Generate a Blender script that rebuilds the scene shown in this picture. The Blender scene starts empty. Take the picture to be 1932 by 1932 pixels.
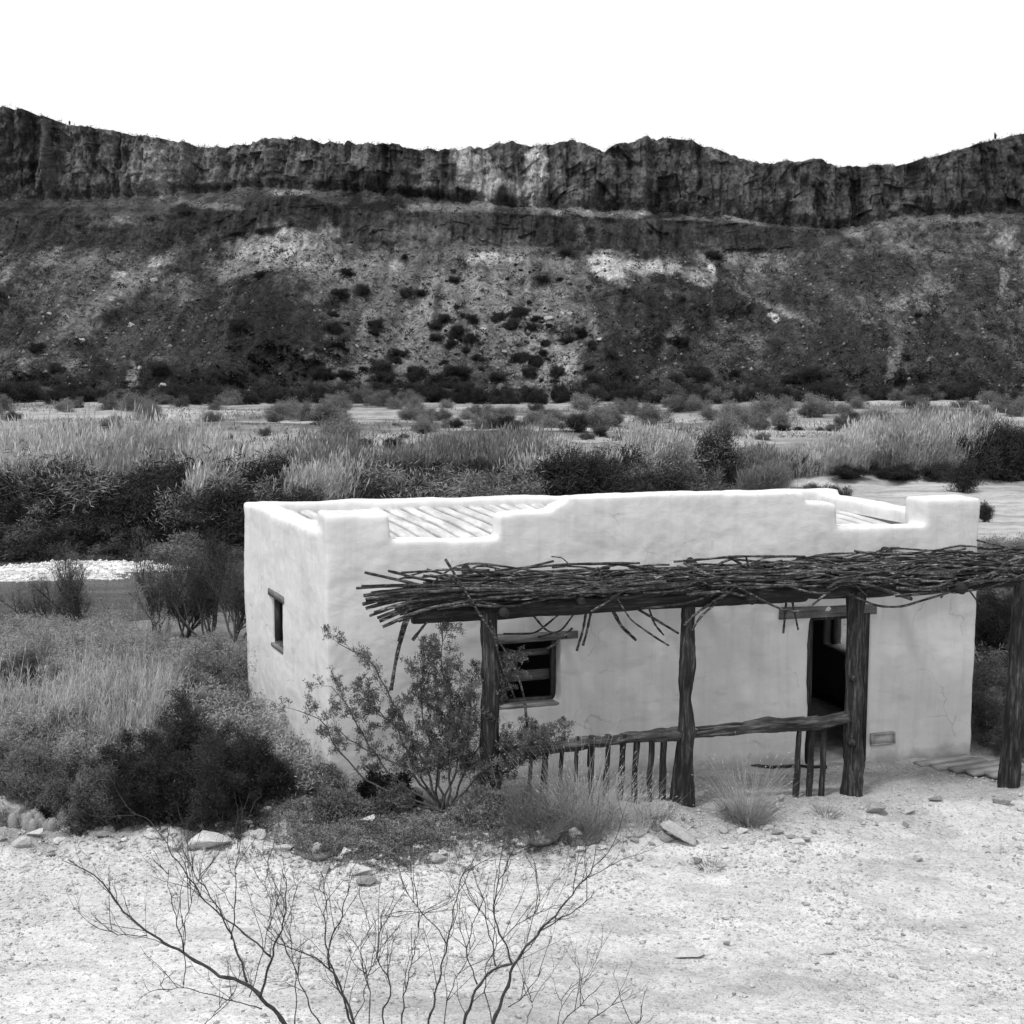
import bpy, math, random
import numpy as np
from mathutils import Vector, Matrix

random.seed(7)
RNG = np.random.default_rng(11)
S = bpy.context.scene
COL = S.collection

# ------------------------------------------------------------------ camera model (picture units: 1932 wide)
F = 2455.0; CX = CY = 966.0; HOR = 695.0; CAMZ = 5.6
PITCH = math.atan((CY - HOR) / F)
CP, SP = math.cos(PITCH), math.sin(PITCH)

def ray(px, py):
    a = (px - CX) / F; b = (py - CY) / F
    return np.array([a, CP - b * SP, -SP - b * CP])
def at(px, py, Y):
    d = ray(px, py); k = Y / d[1]
    return np.array([0, 0, CAMZ]) + d * k

# ------------------------------------------------------------------ noise
def _hash(ix, iy, iz, seed):
    n = (ix * 374761393 + iy * 668265263 + iz * 2147483647 + seed * 1274126177) & 0xffffffff
    n = ((n ^ (n >> 13)) * 1274126177) & 0xffffffff
    n = (n ^ (n >> 16)) & 0xffffffff
    n = (n * 2246822519) & 0xffffffff
    return ((n ^ (n >> 15)) & 0xffffff) / float(0xffffff)
def vnoise(x, y, z=0.0, seed=0):
    if np.ndim(z) == 0 and float(z) == 0.0:      # plane noise: same values, half the work
        x, y = np.broadcast_arrays(np.asarray(x, float), np.asarray(y, float))
        ix = np.floor(x).astype(np.int64); iy = np.floor(y).astype(np.int64)
        fx = x - ix; fy = y - iy; fx = fx * fx * (3 - 2 * fx); fy = fy * fy * (3 - 2 * fy)
        h = [_hash(ix + a, iy + b, 0, seed) for a in (0, 1) for b in (0, 1)]
        return ((h[0] * (1 - fy) + h[1] * fy) * (1 - fx) + (h[2] * (1 - fy) + h[3] * fy) * fx) * 2 - 1
    x, y, z = np.broadcast_arrays(np.asarray(x, float), np.asarray(y, float), np.asarray(z, float))
    ix = np.floor(x).astype(np.int64); iy = np.floor(y).astype(np.int64); iz = np.floor(z).astype(np.int64)
    fx = x - ix; fy = y - iy; fz = z - iz
    fx = fx * fx * (3 - 2 * fx); fy = fy * fy * (3 - 2 * fy); fz = fz * fz * (3 - 2 * fz)
    r = 0
    for dx in (0, 1):
        for dy in (0, 1):
            for dz in (0, 1):
                w = (fx if dx else 1 - fx) * (fy if dy else 1 - fy) * (fz if dz else 1 - fz)
                r = r + w * _hash(ix + dx, iy + dy, iz + dz, seed)
    return r * 2 - 1
def fbm(x, y, z=0.0, oct=4, seed=0, gain=.5):
    r = 0; a = 1; s = 1
    for o in range(oct):
        r = r + a * vnoise(np.asarray(x) * s + 17.3 * o, np.asarray(y) * s + 5.1 * o, np.asarray(z) * s, seed + o)
        a *= gain; s *= 2.03
    return r
def sstep(a, b, x):
    t = np.clip((np.asarray(x, float) - a) / (b - a), 0, 1)
    return t * t * (3 - 2 * t)

# ------------------------------------------------------------------ mesh helpers
def tag(o, label=None, cat=None, group=None, kind=None):
    if label: o['label'] = label
    if cat: o['category'] = cat
    if group: o['group'] = group
    if kind: o['kind'] = kind
    return o
def empty(name, loc, rz=0.0):
    o = bpy.data.objects.new(name, None); COL.objects.link(o)
    o.location = tuple(loc); o.rotation_euler = (0, 0, rz); o.empty_display_size = .2
    return o

class MB:
    def __init__(s):
        s.V = []; s.n = 0; s.Q = []; s.T = []
    def add(s, V, Q=None, T=None):
        V = np.asarray(V, float).reshape(-1, 3)
        if Q is not None and len(Q): s.Q.append(np.asarray(Q, np.int64).reshape(-1, 4) + s.n)
        if T is not None and len(T): s.T.append(np.asarray(T, np.int64).reshape(-1, 3) + s.n)
        s.V.append(V); s.n += len(V)
        return s
    def merge(s, o):
        if o.n:
            s.add(np.concatenate(o.V), np.concatenate(o.Q) if o.Q else None, np.concatenate(o.T) if o.T else None)
    def mesh(s, name, mat=None, smooth=False):
        me = bpy.data.meshes.new(name)
        V = np.concatenate(s.V) if s.V else np.zeros((0, 3))
        Q = np.concatenate(s.Q) if s.Q else np.zeros((0, 4), np.int64)
        T = np.concatenate(s.T) if s.T else np.zeros((0, 3), np.int64)
        me.vertices.add(len(V)); me.vertices.foreach_set('co', V.astype(np.float32).ravel())
        L = np.concatenate([Q.ravel(), T.ravel()]).astype(np.int32)
        me.loops.add(len(L)); me.loops.foreach_set('vertex_index', L)
        st = np.concatenate([np.arange(len(Q)) * 4, len(Q) * 4 + np.arange(len(T)) * 3]).astype(np.int32)
        tt = np.concatenate([np.full(len(Q), 4), np.full(len(T), 3)]).astype(np.int32)
        me.polygons.add(len(st)); me.polygons.foreach_set('loop_start', st); me.polygons.foreach_set('loop_total', tt)
        if smooth: me.polygons.foreach_set('use_smooth', np.ones(len(st), bool))
        me.update(calc_edges=True)
        if mat: me.materials.append(mat)
        return me
    def build(s, name, mat, parent=None, smooth=False, loc=None, rz=None):
        o = bpy.data.objects.new(name, s.mesh(name, mat, smooth)); COL.objects.link(o)
        if parent is not None: o.parent = parent
        if loc is not None: o.location = tuple(loc)
        if rz is not None: o.rotation_euler = (0, 0, rz)
        return o
    def tube(s, path, rad, sides=6, cap=True, bump=0.0, seed=0, flat=1.0):
        P = np.asarray(path, float); N = len(P)
        R = np.broadcast_to(np.asarray(rad, float), (N,))
        D = np.gradient(P, axis=0); D /= np.linalg.norm(D, axis=1)[:, None] + 1e-9
        ref = np.array([0, 0, 1.0]) if abs(D[:, 2]).mean() < .8 else np.array([0, 1.0, 0])
        A = np.cross(D, ref); A /= np.linalg.norm(A, axis=1)[:, None] + 1e-9
        B = np.cross(A, D)
        ang = np.arange(sides) * 2 * math.pi / sides
        c, sn = np.cos(ang), np.sin(ang)
        rr = R[:, None] * np.ones(sides)
        if bump:
            L = np.concatenate([[0], np.cumsum(np.linalg.norm(np.diff(P, axis=0), axis=1))])
            rr = rr * (1 + bump * fbm(c[None] * 1.6 + 7 * seed, sn[None] * 1.6, L[:, None] * 2.2 + seed * 3.1, 4, seed=seed))
        V = P[:, None] + rr[..., None] * (c[None, :, None] * A[:, None] + flat * sn[None, :, None] * B[:, None])
        V = V.reshape(-1, 3)
        i = np.arange(N - 1)[:, None] * sides; j = np.arange(sides)[None]; j2 = (j + 1) % sides
        Q = np.stack([i + j, i + j2, i + sides + j2, i + sides + j], -1).reshape(-1, 4)
        T = []
        if cap:
            V = np.concatenate([V, P[:1], P[-1:]])
            k = N * sides
            for q in range(sides):
                T.append((k, (q + 1) % sides, q)); T.append((k + 1, (N - 1) * sides + q, (N - 1) * sides + (q + 1) % sides))
        return s.add(V, Q, T)
    def prism(s, poly, fn, y0, y1):
        """extrude a 2-D polygon (a,b) -> fn(a, y, b) between y0 and y1 (convex quads)"""
        n = len(poly)
        V = [fn(a, y0, b) for a, b in poly] + [fn(a, y1, b) for a, b in poly]
        Q = [(i, (i + 1) % n, n + (i + 1) % n, n + i) for i in range(n)]
        if n == 4: Q += [(3, 2, 1, 0), (4, 5, 6, 7)]
        return s.add(V, Q)
    def box(s, c, sz, M=None):
        c = np.array(c, float); h = np.array(sz, float) / 2
        V = np.array([[x, y, z] for z in (-1, 1) for y in (-1, 1) for x in (-1, 1)]) * h
        if M is not None: V = V @ np.array(M).T
        V = V + c
        return s.add(V, [(0, 2, 3, 1), (4, 5, 7, 6), (0, 1, 5, 4), (2, 6, 7, 3), (0, 4, 6, 2), (1, 3, 7, 5)])
    def segs(s, P0, P1, r0, r1, sides=3):
        P0 = np.asarray(P0); P1 = np.asarray(P1); n = len(P0)
        if n == 0: return s
        D = P1 - P0; D = D / (np.linalg.norm(D, axis=1)[:, None] + 1e-9)
        ref = np.where(np.abs(D[:, 2:3]) < .8, np.array([[0, 0, 1.0]]), np.array([[1.0, 0, 0]]))
        A = np.cross(D, ref); A /= np.linalg.norm(A, axis=1)[:, None] + 1e-9
        B = np.cross(A, D)
        r0 = np.broadcast_to(r0, (n,)); r1 = np.broadcast_to(r1, (n,))
        ang = np.arange(sides) * 2 * math.pi / sides
        off = np.cos(ang)[None, :, None] * A[:, None] + np.sin(ang)[None, :, None] * B[:, None]
        V = np.concatenate([P0[:, None] + off * r0[:, None, None], P1[:, None] + off * r1[:, None, None]], 1)
        b = np.arange(n)[:, None] * 2 * sides; j = np.arange(sides)[None]; j2 = (j + 1) % sides
        Q = np.stack([b + j, b + j2, b + sides + j2, b + sides + j], -1)
        return s.add(V, Q)
    def leaves(s, P, D, L, W):
        """diamond leaves at P pointing along D"""
        n = len(P)
        if n == 0: return s
        L = np.broadcast_to(L, (n,)); W = np.broadcast_to(W, (n,))
        D = D / (np.linalg.norm(D, axis=1)[:, None] + 1e-9)
        A = np.cross(D, RNG.normal(size=(n, 3))); A /= np.linalg.norm(A, axis=1)[:, None] + 1e-9
        m = P + D * (L * .5)[:, None]
        V = np.stack([P, m - A * (W / 2)[:, None], P + D * L[:, None], m + A * (W / 2)[:, None]], 1)
        b = np.arange(n)[:, None] * 4
        return s.add(V, b + np.arange(4)[None])

def grow(pos, dirs, length, rad, levels, nchild, ratio=.6, spread=.7, bend=.18, up=.05, k=4, rratio=.55, t0=.2, out=None):
    """batched branching. returns segment list (P0,P1,r0,r1) and last level points/dirs"""
    segs = []; pts = None
    pos = np.asarray(pos, float); dirs = np.asarray(dirs, float)
    length = np.broadcast_to(length, (len(pos),)).astype(float); rad = np.broadcast_to(rad, (len(pos),)).astype(float)
    for lv in range(levels):
        n = len(pos)
        P = [pos]; Ds = [dirs]
        d = dirs / np.linalg.norm(dirs, axis=1)[:, None]
        for q in range(k):
            d = d + RNG.normal(size=(n, 3)) * bend + np.array([0, 0, up])
            d = d / np.linalg.norm(d, axis=1)[:, None]
            P.append(P[-1] + d * (length / k)[:, None]); Ds.append(d)
            segs.append((P[-2], P[-1], rad * (1 - .7 * q / k), rad * (1 - .7 * (q + 1) / k)))
        Pa = np.stack(P, 1); Da = np.stack(Ds, 1)
        m = int(nchild[lv]) if lv < len(nchild) else int(nchild[-1])
        t = t0 + (1 - t0) * (np.arange(m)[None] + RNG.random((n, m))) / m
        f = t * k; i = np.minimum(f.astype(int), k - 1); f = f - i
        ar = np.arange(n)[:, None]
        cp = Pa[ar, i] * (1 - f[..., None]) + Pa[ar, i + 1] * f[..., None]
        cd = Da[ar, i + 1] + RNG.normal(size=(n, m, 3)) * spread
        cd[..., 2] += up
        cp = cp.reshape(-1, 3); cd = cd.reshape(-1, 3)
        cd /= np.linalg.norm(cd, axis=1)[:, None] + 1e-9
        if lv == levels - 1: return segs, cp, cd
        lp = length[:, None] * (1 - .45 * t)
        length = (lp * ratio * (.7 + .6 * RNG.random((n, m)))).ravel()
        rad = (rad[:, None] * rratio * (1 - .3 * t)).ravel()
        pos, dirs = cp, cd
    return segs, cp, cd
def put_segs(mb, segs, sides=3):
    for a, b, c, d in segs: mb.segs(a, b, c, d, sides)

# ------------------------------------------------------------------ materials (black-and-white place: all greys)
def newmat(name, rough=.9, spec=.2):
    m = bpy.data.materials.new(name); m.use_nodes = True
    nt = m.node_tree; b = nt.nodes['Principled BSDF']
    b.inputs['Roughness'].default_value = rough
    b.inputs['Specular IOR Level'].default_value = spec
    return m, nt, b
def N(nt, typ, **kw):
    n = nt.nodes.new(typ)
    for k, v in kw.items():
        if k in n.inputs.keys() if hasattr(n.inputs, 'keys') else False: n.inputs[k].default_value = v
        else: setattr(n, k, v)
    return n
def noise(nt, vec, scale, detail=6, rough=.6, dist=0.0):
    n = nt.nodes.new('ShaderNodeTexNoise')
    n.inputs['Scale'].default_value = scale; n.inputs['Detail'].default_value = detail
    n.inputs['Roughness'].default_value = rough; n.inputs['Distortion'].default_value = dist
    if vec is not None: nt.links.new(vec, n.inputs['Vector'])
    return n.outputs[0]
def ramp(nt, src, stops):
    r = nt.nodes.new('ShaderNodeValToRGB')
    e = r.color_ramp.elements
    while len(e) < len(stops): e.new(.5)
    for i, (p, v) in enumerate(stops):
        e[i].position = p; e[i].color = (v, v, v, 1)
    nt.links.new(src, r.inputs[0]); return r.outputs[0]
def mapped(nt, scale=(1, 1, 1), rot=(0, 0, 0), coord='Object'):
    tc = nt.nodes.new('ShaderNodeTexCoord'); mp = nt.nodes.new('ShaderNodeMapping')
    mp.inputs['Scale'].default_value = scale; mp.inputs['Rotation'].default_value = rot
    nt.links.new(tc.outputs[coord], mp.inputs['Vector']); return mp.outputs[0]
def math2(nt, op, a, b=None, clamp=False):
    n = nt.nodes.new('ShaderNodeMath'); n.operation = op; n.use_clamp = clamp
    for i, v in enumerate((a, b)):
        if v is None: continue
        if isinstance(v, (int, float)): n.inputs[i].default_value = v
        else: nt.links.new(v, n.inputs[i])
    return n.outputs[0]
def bump(nt, b, h, strength=.4, dist=.02, prev=None):
    n = nt.nodes.new('ShaderNodeBump'); n.inputs['Strength'].default_value = strength; n.inputs['Distance'].default_value = dist
    nt.links.new(h, n.inputs['Height'])
    if prev is not None: nt.links.new(prev, n.inputs['Normal'])
    nt.links.new(n.outputs[0], b.inputs['Normal']); return n.outputs[0]

def leafmat(name, v, var=.5, rnd=.3, scale=3.0):
    m, nt, b = newmat(name, .8, .15)
    n = noise(nt, mapped(nt), scale, 9, .75)
    r = ramp(nt, n, [(.36, v * (1 - var)), (.64, v * (1 + var))])
    oi = nt.nodes.new('ShaderNodeObjectInfo')
    k = math2(nt, 'MULTIPLY_ADD', oi.outputs['Random'], 2 * rnd); k.node.inputs[2].default_value = 1 - rnd
    o = math2(nt, 'MULTIPLY', r, k)
    nt.links.new(o, b.inputs['Base Color'])
    return m
def woodmat(name, dark, light, scale=1.0, axis=2, b_str=.8, bd=.02):
    m, nt, b = newmat(name, .85, .2)
    sc = [14 * scale] * 3; sc[axis] = 1.4 * scale
    v = mapped(nt, tuple(sc))
    n1 = noise(nt, v, 1.9, 10, .72, .15)
    r = ramp(nt, n1, [(.36, dark * .5), (.5, dark), (.62, light * .55), (.74, light)])
    n2 = noise(nt, mapped(nt), 2.0, 3)
    o = math2(nt, 'MULTIPLY', r, ramp(nt, n2, [(.3, .6), (.7, 1.25)]))
    nt.links.new(o, b.inputs['Base Color'])
    bump(nt, b, n1, b_str, bd)
    return m
def stickmat():
    m, nt, b = newmat('ocotillo_stick', .85, .2)
    n1 = noise(nt, mapped(nt, (2.8, 30, 30)), 1.5, 8, .65, .6); n2 = noise(nt, mapped(nt, (.35, 9, 9)), 1.6, 3, .6); n3 = noise(nt, mapped(nt), 26, 3)
    r = math2(nt, 'MULTIPLY', ramp(nt, n1, [(.36, .018), (.5, .042), (.62, .16), (.74, .36)]), ramp(nt, n2, [(.32, .35), (.5, .9), (.68, 1.9)]))
    r = math2(nt, 'MULTIPLY', r, ramp(nt, n3, [(.4, .5), (.55, 1.2)]))
    nt.links.new(r, b.inputs['Base Color']); bump(nt, b, n1, 1, .01); return m
def rockmat(name, lo, hi, scale=6):
    m, nt, b = newmat(name, .9, .2)
    n = noise(nt, mapped(nt), scale, 9, .65)
    oi = nt.nodes.new('ShaderNodeObjectInfo')
    k = math2(nt, 'MULTIPLY_ADD', oi.outputs['Random'], .45); k.node.inputs[2].default_value = .75
    nt.links.new(math2(nt, 'MULTIPLY', ramp(nt, n, [(.32, lo), (.66, hi)]), k), b.inputs['Base Color'])
    bump(nt, b, n, .6, .03)
    return m

M = {}
M['bark'] = leafmat('dark_bark', .07, .4, .2, 20)
M['stem_far'] = leafmat('far_stems', .05, .4)
M['twig'] = leafmat('pale_twig', .22, .4, .2, 30)
M['mesquite'] = leafmat('mesquite_bark', .045, .55, .1, 14)
M['leaf_dark'] = leafmat('dark_foliage', .032, .5, .35)
M['leaf_mid'] = leafmat('grey_foliage', .125, .5, .35)
M['leaf_pale'] = leafmat('pale_foliage', .17, .4, .3)
M['brush_pale'] = leafmat('grey_brush', .26, .4, .25, 1.5)
M['reed'] = leafmat('dry_cane', .42, .5, .15, .35)
M['reed_dark'] = leafmat('cane_lower', .07, .5, .15, 1.2)
M['grass'] = leafmat('dry_grass', .42, .35, .15, 6)
M['weed'] = leafmat('low_weed', .17, .6, .2, 4)
M['creosote'] = leafmat('creosote_leaf', .12, .55, .1, 5)
M['post'] = woodmat('weathered_post', .024, .15)
M['beam'] = woodmat('weathered_beam', .020, .08, axis=0)
M['rail'] = woodmat('weathered_rail', .05, .22, axis=0)
M['plank'] = woodmat('plank', .34, .60, .5, axis=0, b_str=.4)
M['frame'] = woodmat('window_timber', .06, .20, axis=2, b_str=.4)
M['frame_h'] = woodmat('lintel_timber', .15, .36, axis=0, b_str=.4)
M['stick'] = woodmat('ocotillo_stick', .075, .42, 2.6, axis=0, b_str=1, bd=.01)
M['stick'] = stickmat()
M['rock'] = rockmat('pale_rock', .36, .62)
M['rock_dark'] = rockmat('grey_rock', .19, .38)
M['scree'] = rockmat('scree_stone', .07, .30, .6)
M['pebble'] = rockmat('pebbles', .2, .75, 9)

# plaster
def plaster():
    m, nt, b = newmat('adobe_plaster', .92, .15)
    v = mapped(nt)
    big = noise(nt, v, .7, 7, .6, .4)
    c = ramp(nt, big, [(.25, .56), (.5, .63), (.75, .68)])
    st = noise(nt, mapped(nt, (5, 5, .35)), 1.3, 6, .6, .2)               # rain streaks
    c = math2(nt, 'MULTIPLY', c, ramp(nt, st, [(.30, .90), (.52, 1.0)]))
    spots = noise(nt, v, 5.0, 3, .5)
    c = math2(nt, 'MULTIPLY', c, ramp(nt, spots, [(.24, .86), (.31, 1.0)]))
    sw = mapped(nt, (1.3, 1.3, 4.5), (0, .25, 0))
    smear = noise(nt, sw, .9, 8, .7, .8)
    c = math2(nt, 'MULTIPLY', c, ramp(nt, smear, [(.34, .89), (.47, 1.0)]))
    # hairline cracks
    wn = nt.nodes.new('ShaderNodeTexNoise'); wn.inputs['Scale'].default_value = 2.2; wn.inputs['Detail'].default_value = 6
    nt.links.new(v, wn.inputs['Vector'])
    mx = nt.nodes.new('ShaderNodeVectorMath'); mx.operation = 'MULTIPLY_ADD'; mx.inputs[1].default_value = (.45,) * 3
    nt.links.new(wn.outputs['Color'], mx.inputs[0]); nt.links.new(v, mx.inputs[2])
    vo = nt.nodes.new('ShaderNodeTexVoronoi'); vo.feature = 'DISTANCE_TO_EDGE'; vo.inputs['Scale'].default_value = .85
    nt.links.new(mx.outputs[0], vo.inputs['Vector'])
    cr = ramp(nt, vo.outputs['Distance'], [(0.0, .0), (.008, 1.0)])
    msk = ramp(nt, noise(nt, v, .9, 3), [(.54, 0.0), (.62, .30)])
    crk = math2(nt, 'SUBTRACT', 1.0, math2(nt, 'MULTIPLY', math2(nt, 'SUBTRACT', 1.0, cr), msk))
    c = math2(nt, 'MULTIPLY', c, crk)
    # damp, dirt splash near the ground and room shade painted into the inner faces (object frame: x along wall, y into house)
    sp = nt.nodes.new('ShaderNodeSeparateXYZ'); nt.links.new(v, sp.inputs[0])
    zz = math2(nt, 'ADD', sp.outputs[2], math2(nt, 'MULTIPLY', noise(nt, v, 2.5, 4), -.55))
    zz = math2(nt, 'ADD', zz, math2(nt, 'MULTIPLY', sp.outputs[0], .04))
    c = math2(nt, 'MULTIPLY', c, ramp(nt, math2(nt, 'ADD', zz, .5, True), [(.25, .62), (.42, 1.0)]))
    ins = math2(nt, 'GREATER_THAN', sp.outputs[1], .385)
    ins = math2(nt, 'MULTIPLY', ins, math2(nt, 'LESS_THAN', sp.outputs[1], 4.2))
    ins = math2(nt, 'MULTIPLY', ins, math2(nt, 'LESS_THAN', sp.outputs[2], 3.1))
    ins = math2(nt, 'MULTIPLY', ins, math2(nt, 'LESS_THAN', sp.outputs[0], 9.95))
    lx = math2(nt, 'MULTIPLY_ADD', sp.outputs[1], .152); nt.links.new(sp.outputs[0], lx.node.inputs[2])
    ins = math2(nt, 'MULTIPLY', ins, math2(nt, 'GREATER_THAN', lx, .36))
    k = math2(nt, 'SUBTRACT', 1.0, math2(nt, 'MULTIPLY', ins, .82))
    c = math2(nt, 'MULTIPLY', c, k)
    nt.links.new(c, b.inputs['Base Color'])
    p = bump(nt, b, smear, .22, .03)
    p = bump(nt, b, noise(nt, v, 9, 8, .7), .35, .02, p)
    bump(nt, b, crk, .3, .01, p)
    return m
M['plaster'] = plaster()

# ------------------------------------------------------------------ terrain functions
TH = math.radians(16.3); UX, UY = math.cos(TH), math.sin(TH)
FLX, FLY = -2.45, 16.93
def W(t, v, z=0.0):
    return np.array([FLX + t * UX - v * UY, FLY + t * UY + v * UX, z])
def hit(px, py, p0, nrm):
    d = ray(px, py); o = np.array([0, 0, CAMZ])
    k = np.dot(np.asarray(p0) - o, nrm) / np.dot(d, nrm)
    return o + d * k
NW = np.array([-UY, UX, 0.0])
def wt(px, py, v=0.0):
    p = hit(px, py, W(0, v), NW)
    return (p[0] - FLX) * UX + (p[1] - FLY) * UY, p[2]

_fx = np.array([-200, -30, -12, 0, 10, 18, 40, 70, 300.]); _fy = np.array([50, 57, 57.5, 66, 80, 89, 93, 95, 110.])
_nx = np.array([-200, -30, -15, 0, 10, 20, 30, 60, 300.]); _ny = np.array([30, 38, 40, 46, 54, 60, 64, 66, 75.])
WATER = -2.5
def ground_h(x, y, detail=True):
    x = np.asarray(x, float); y = np.asarray(y, float)
    t = (x - FLX) * UX + (y - FLY) * UY; s = -((x - FLX) * (-UY) + (y - FLY) * UX)     # s>0: in front of the wall
    base = -.04 * np.clip(t, -3, 13)
    base = base + .10 * np.exp(-((s - 2.2) / .8) ** 2) * sstep(-2, 0, t)               # low berm along the porch
    base = base - .10 * sstep(0, 4, -t)
    # falls to the river behind the house
    yn = np.interp(x, _nx, _ny) + 1.6 * fbm(x * .12, 3.3, oct=3); yf = np.interp(x, _fx, _fy) + 2.0 * fbm(x * .15, 8.1, oct=3)
    fall = sstep(0, 1, (-s - 1.0 + 3.0 * sstep(9.5, 12, t)) / np.maximum(yn - (y + s) - 1.0, 5))
    h = base * (1 - fall) + (WATER + .15) * fall
    # slope the camera stands on
    h = h + .35 * sstep(13, 9, y) + 3.4 * sstep(10.6, -3, y)
    # channel
    ch = sstep(yn - .8, yn + 2.5, y) * (1 - sstep(yf - .6, yf + 1.2, y)) * (1 - sstep(9, 15, x + .8 * fbm(y * .3, x * .2, oct=2, seed=8)))
    h = h - ch * .9
    fl = sstep(yf - .5, yf + 3, y)
    flood = -1.7 + .8 * sstep(100, 260, y) + .35 * fbm(x * .05, y * .07, oct=4, seed=3)
    h = h * (1 - fl) + flood * fl
    bar = np.exp(-(((x + 20) / 8.5) ** 4 + ((y - 51.5 - .1 * (x + 20)) / 3.6) ** 2))
    h = np.maximum(h, WATER - .45 + .58 * bar + .10 * fbm(x * .5, y * .8, oct=4, seed=9)) * 1.0
    if detail:
        k = sstep(60, 25, y)
        h = h + k * (.035 * fbm(x * 1.1, y * 1.1, oct=4, seed=21) + .012 * fbm(x * 7, y * 7, oct=3, seed=31))
        h = h + (1 - k) * .10 * fbm(x * .5, y * .5, oct=3, seed=41)
        # uneven rubbly bank left of and before the house
        rub = sstep(2.2, 1.0, np.abs(s - 1.4 - .15 * x * (x < -2))) * sstep(5, 3.5, t)
        h = h + rub * .06 * (1 + fbm(x * 3, y * 3, oct=4, seed=51))
    return h
def gh(x, y): return float(ground_h(np.array([x]), np.array([y]))[0])
def on_ground(px, py):
    """world point where the picture ray meets the terrain"""
    d = ray(px, py); ks = np.concatenate([np.linspace(9, 40, 60), np.linspace(41, 400, 140)])
    for it in range(3):
        P = np.array([0, 0, CAMZ]) + d[None] * ks[:, None]
        hh = ground_h(P[:, 0], P[:, 1]); b = P[:, 2] < hh
        i = int(np.argmax(b)) if b.any() else len(ks) - 1
        if it < 2: ks = np.linspace(ks[max(i - 1, 0)], ks[i], 12)
    return np.array([P[i, 0], P[i, 1], hh[i]])

# ------------------------------------------------------------------ ground sheet
def grid_mesh(name, X, Y, Z, alb, mat, smooth=True):
    r, c = X.shape
    mb = MB(); V = np.stack([X, Y, Z], -1).reshape(-1, 3)
    i = np.arange(r - 1)[:, None] * c; j = np.arange(c - 1)[None]
    Q = np.stack([i + j, i + j + 1, i + c + j + 1, i + c + j], -1).reshape(-1, 4)
    mb.add(V, Q)
    o = mb.build(name, mat, smooth=smooth)
    if alb is not None:
        a = o.data.attributes.new('tone', 'FLOAT', 'POINT'); a.data.foreach_set('value', alb.astype(np.float32).ravel())
    return o

def groundmat():
    m, nt, b = newmat('desert_ground', .95, .1)
    at_ = nt.nodes.new('ShaderNodeAttribute'); at_.attribute_name = 'tone'
    v = mapped(nt)
    n1 = noise(nt, v, 16, 10, .72)
    n2 = noise(nt, v, 55, 6, .7)
    n3 = noise(nt, v, 2.2, 8, .65, .3)
    vo = nt.nodes.new('ShaderNodeTexVoronoi'); vo.inputs['Scale'].default_value = 38
    nt.links.new(v, vo.inputs['Vector'])
    vc = nt.nodes.new('ShaderNodeRGBToBW'); nt.links.new(vo.outputs['Color'], vc.inputs[0])
    c = math2(nt, 'MULTIPLY', at_.outputs['Fac'], ramp(nt, n1, [(.30, .55), (.46, .98), (.72, 1.16)]))
    c = math2(nt, 'MULTIPLY', c, ramp(nt, n3, [(.30, .80), (.6, 1.06)]))
    c = math2(nt, 'MULTIPLY', c, ramp(nt, vc.outputs[0], [(.1, .72), (.3, 1.0), (.9, 1.1)]))
    c = math2(nt, 'MULTIPLY', c, ramp(nt, n2, [(.3, .8), (.6, 1.08)]))
    nt.links.new(c, b.inputs['Base Color'])
    p = bump(nt, b, n1, .7, .035)
    bump(nt, b, vo.outputs['Distance'], .5, .02, p)
    return m
M['ground'] = groundmat()

ys = np.concatenate([np.linspace(-30, 9, 40)[:-1], np.linspace(9, 21, 420)[:-1], np.geomspace(21, 60, 240)[:-1], np.geomspace(60, 330, 260)[:-1], np.geomspace(330, 3500, 24)])
us = np.linspace(-1, 1, 760)
Yg = np.repeat(ys[:, None], len(us), 1); Xg = us[None] * (np.maximum(Yg, 0) * .52 + 4.5 + 25 * sstep(10, 0, Yg))
Xg = Xg * (1 + 2.5 * sstep(250, 900, Yg))
Zg = ground_h(Xg, Yg)
tg = (Xg - FLX) * UX + (Yg - FLY) * UY; sg = -((Xg - FLX) * (-UY) + (Yg - FLY) * UX)
tone = np.full(Xg.shape, .545)
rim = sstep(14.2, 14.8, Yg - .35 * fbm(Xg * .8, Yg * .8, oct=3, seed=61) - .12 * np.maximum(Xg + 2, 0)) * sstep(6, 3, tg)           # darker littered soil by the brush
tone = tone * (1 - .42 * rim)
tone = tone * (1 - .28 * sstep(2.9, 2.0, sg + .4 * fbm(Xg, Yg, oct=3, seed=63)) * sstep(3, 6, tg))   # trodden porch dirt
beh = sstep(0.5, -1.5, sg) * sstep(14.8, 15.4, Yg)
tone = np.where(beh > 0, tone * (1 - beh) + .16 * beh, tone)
yfg = np.interp(Xg, _fx, _fy)
snd = sstep(9, 14, Xg) * sstep(56, 62, Yg) * (1 - sstep(0, 2, Yg - yfg)); tone = tone * (1 - snd) + snd * (.34 + .10 * fbm(Xg * .15, Yg * 1.1, oct=4, seed=73))
far = sstep(0, 6, Yg - yfg)
tone = tone * (1 - far) + far * (.24 + .13 * fbm(Xg * .06, Yg * .1, oct=5, seed=71) + .05 * fbm(Xg * .6, Yg * .3, oct=3, seed=75))
barm = np.exp(-(((Xg + 20) / 9) ** 4 + ((Yg - 51.5) / 3.2) ** 2)); tone = np.where(barm > .3, .58 + .2 * fbm(Xg * 3, Yg * 3, oct=3, seed=5), tone)
tone = tone * (1 + .16 * fbm(Xg * .35, Yg * .6, oct=4, seed=77) - .14 * sstep(.25, .6, fbm(Xg * .9, Yg * 2.2, oct=4, seed=79)))
o = grid_mesh('ground', Xg, Yg, Zg, np.clip(tone, .03, .85), M['ground']); tag(o, kind='structure')

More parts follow.
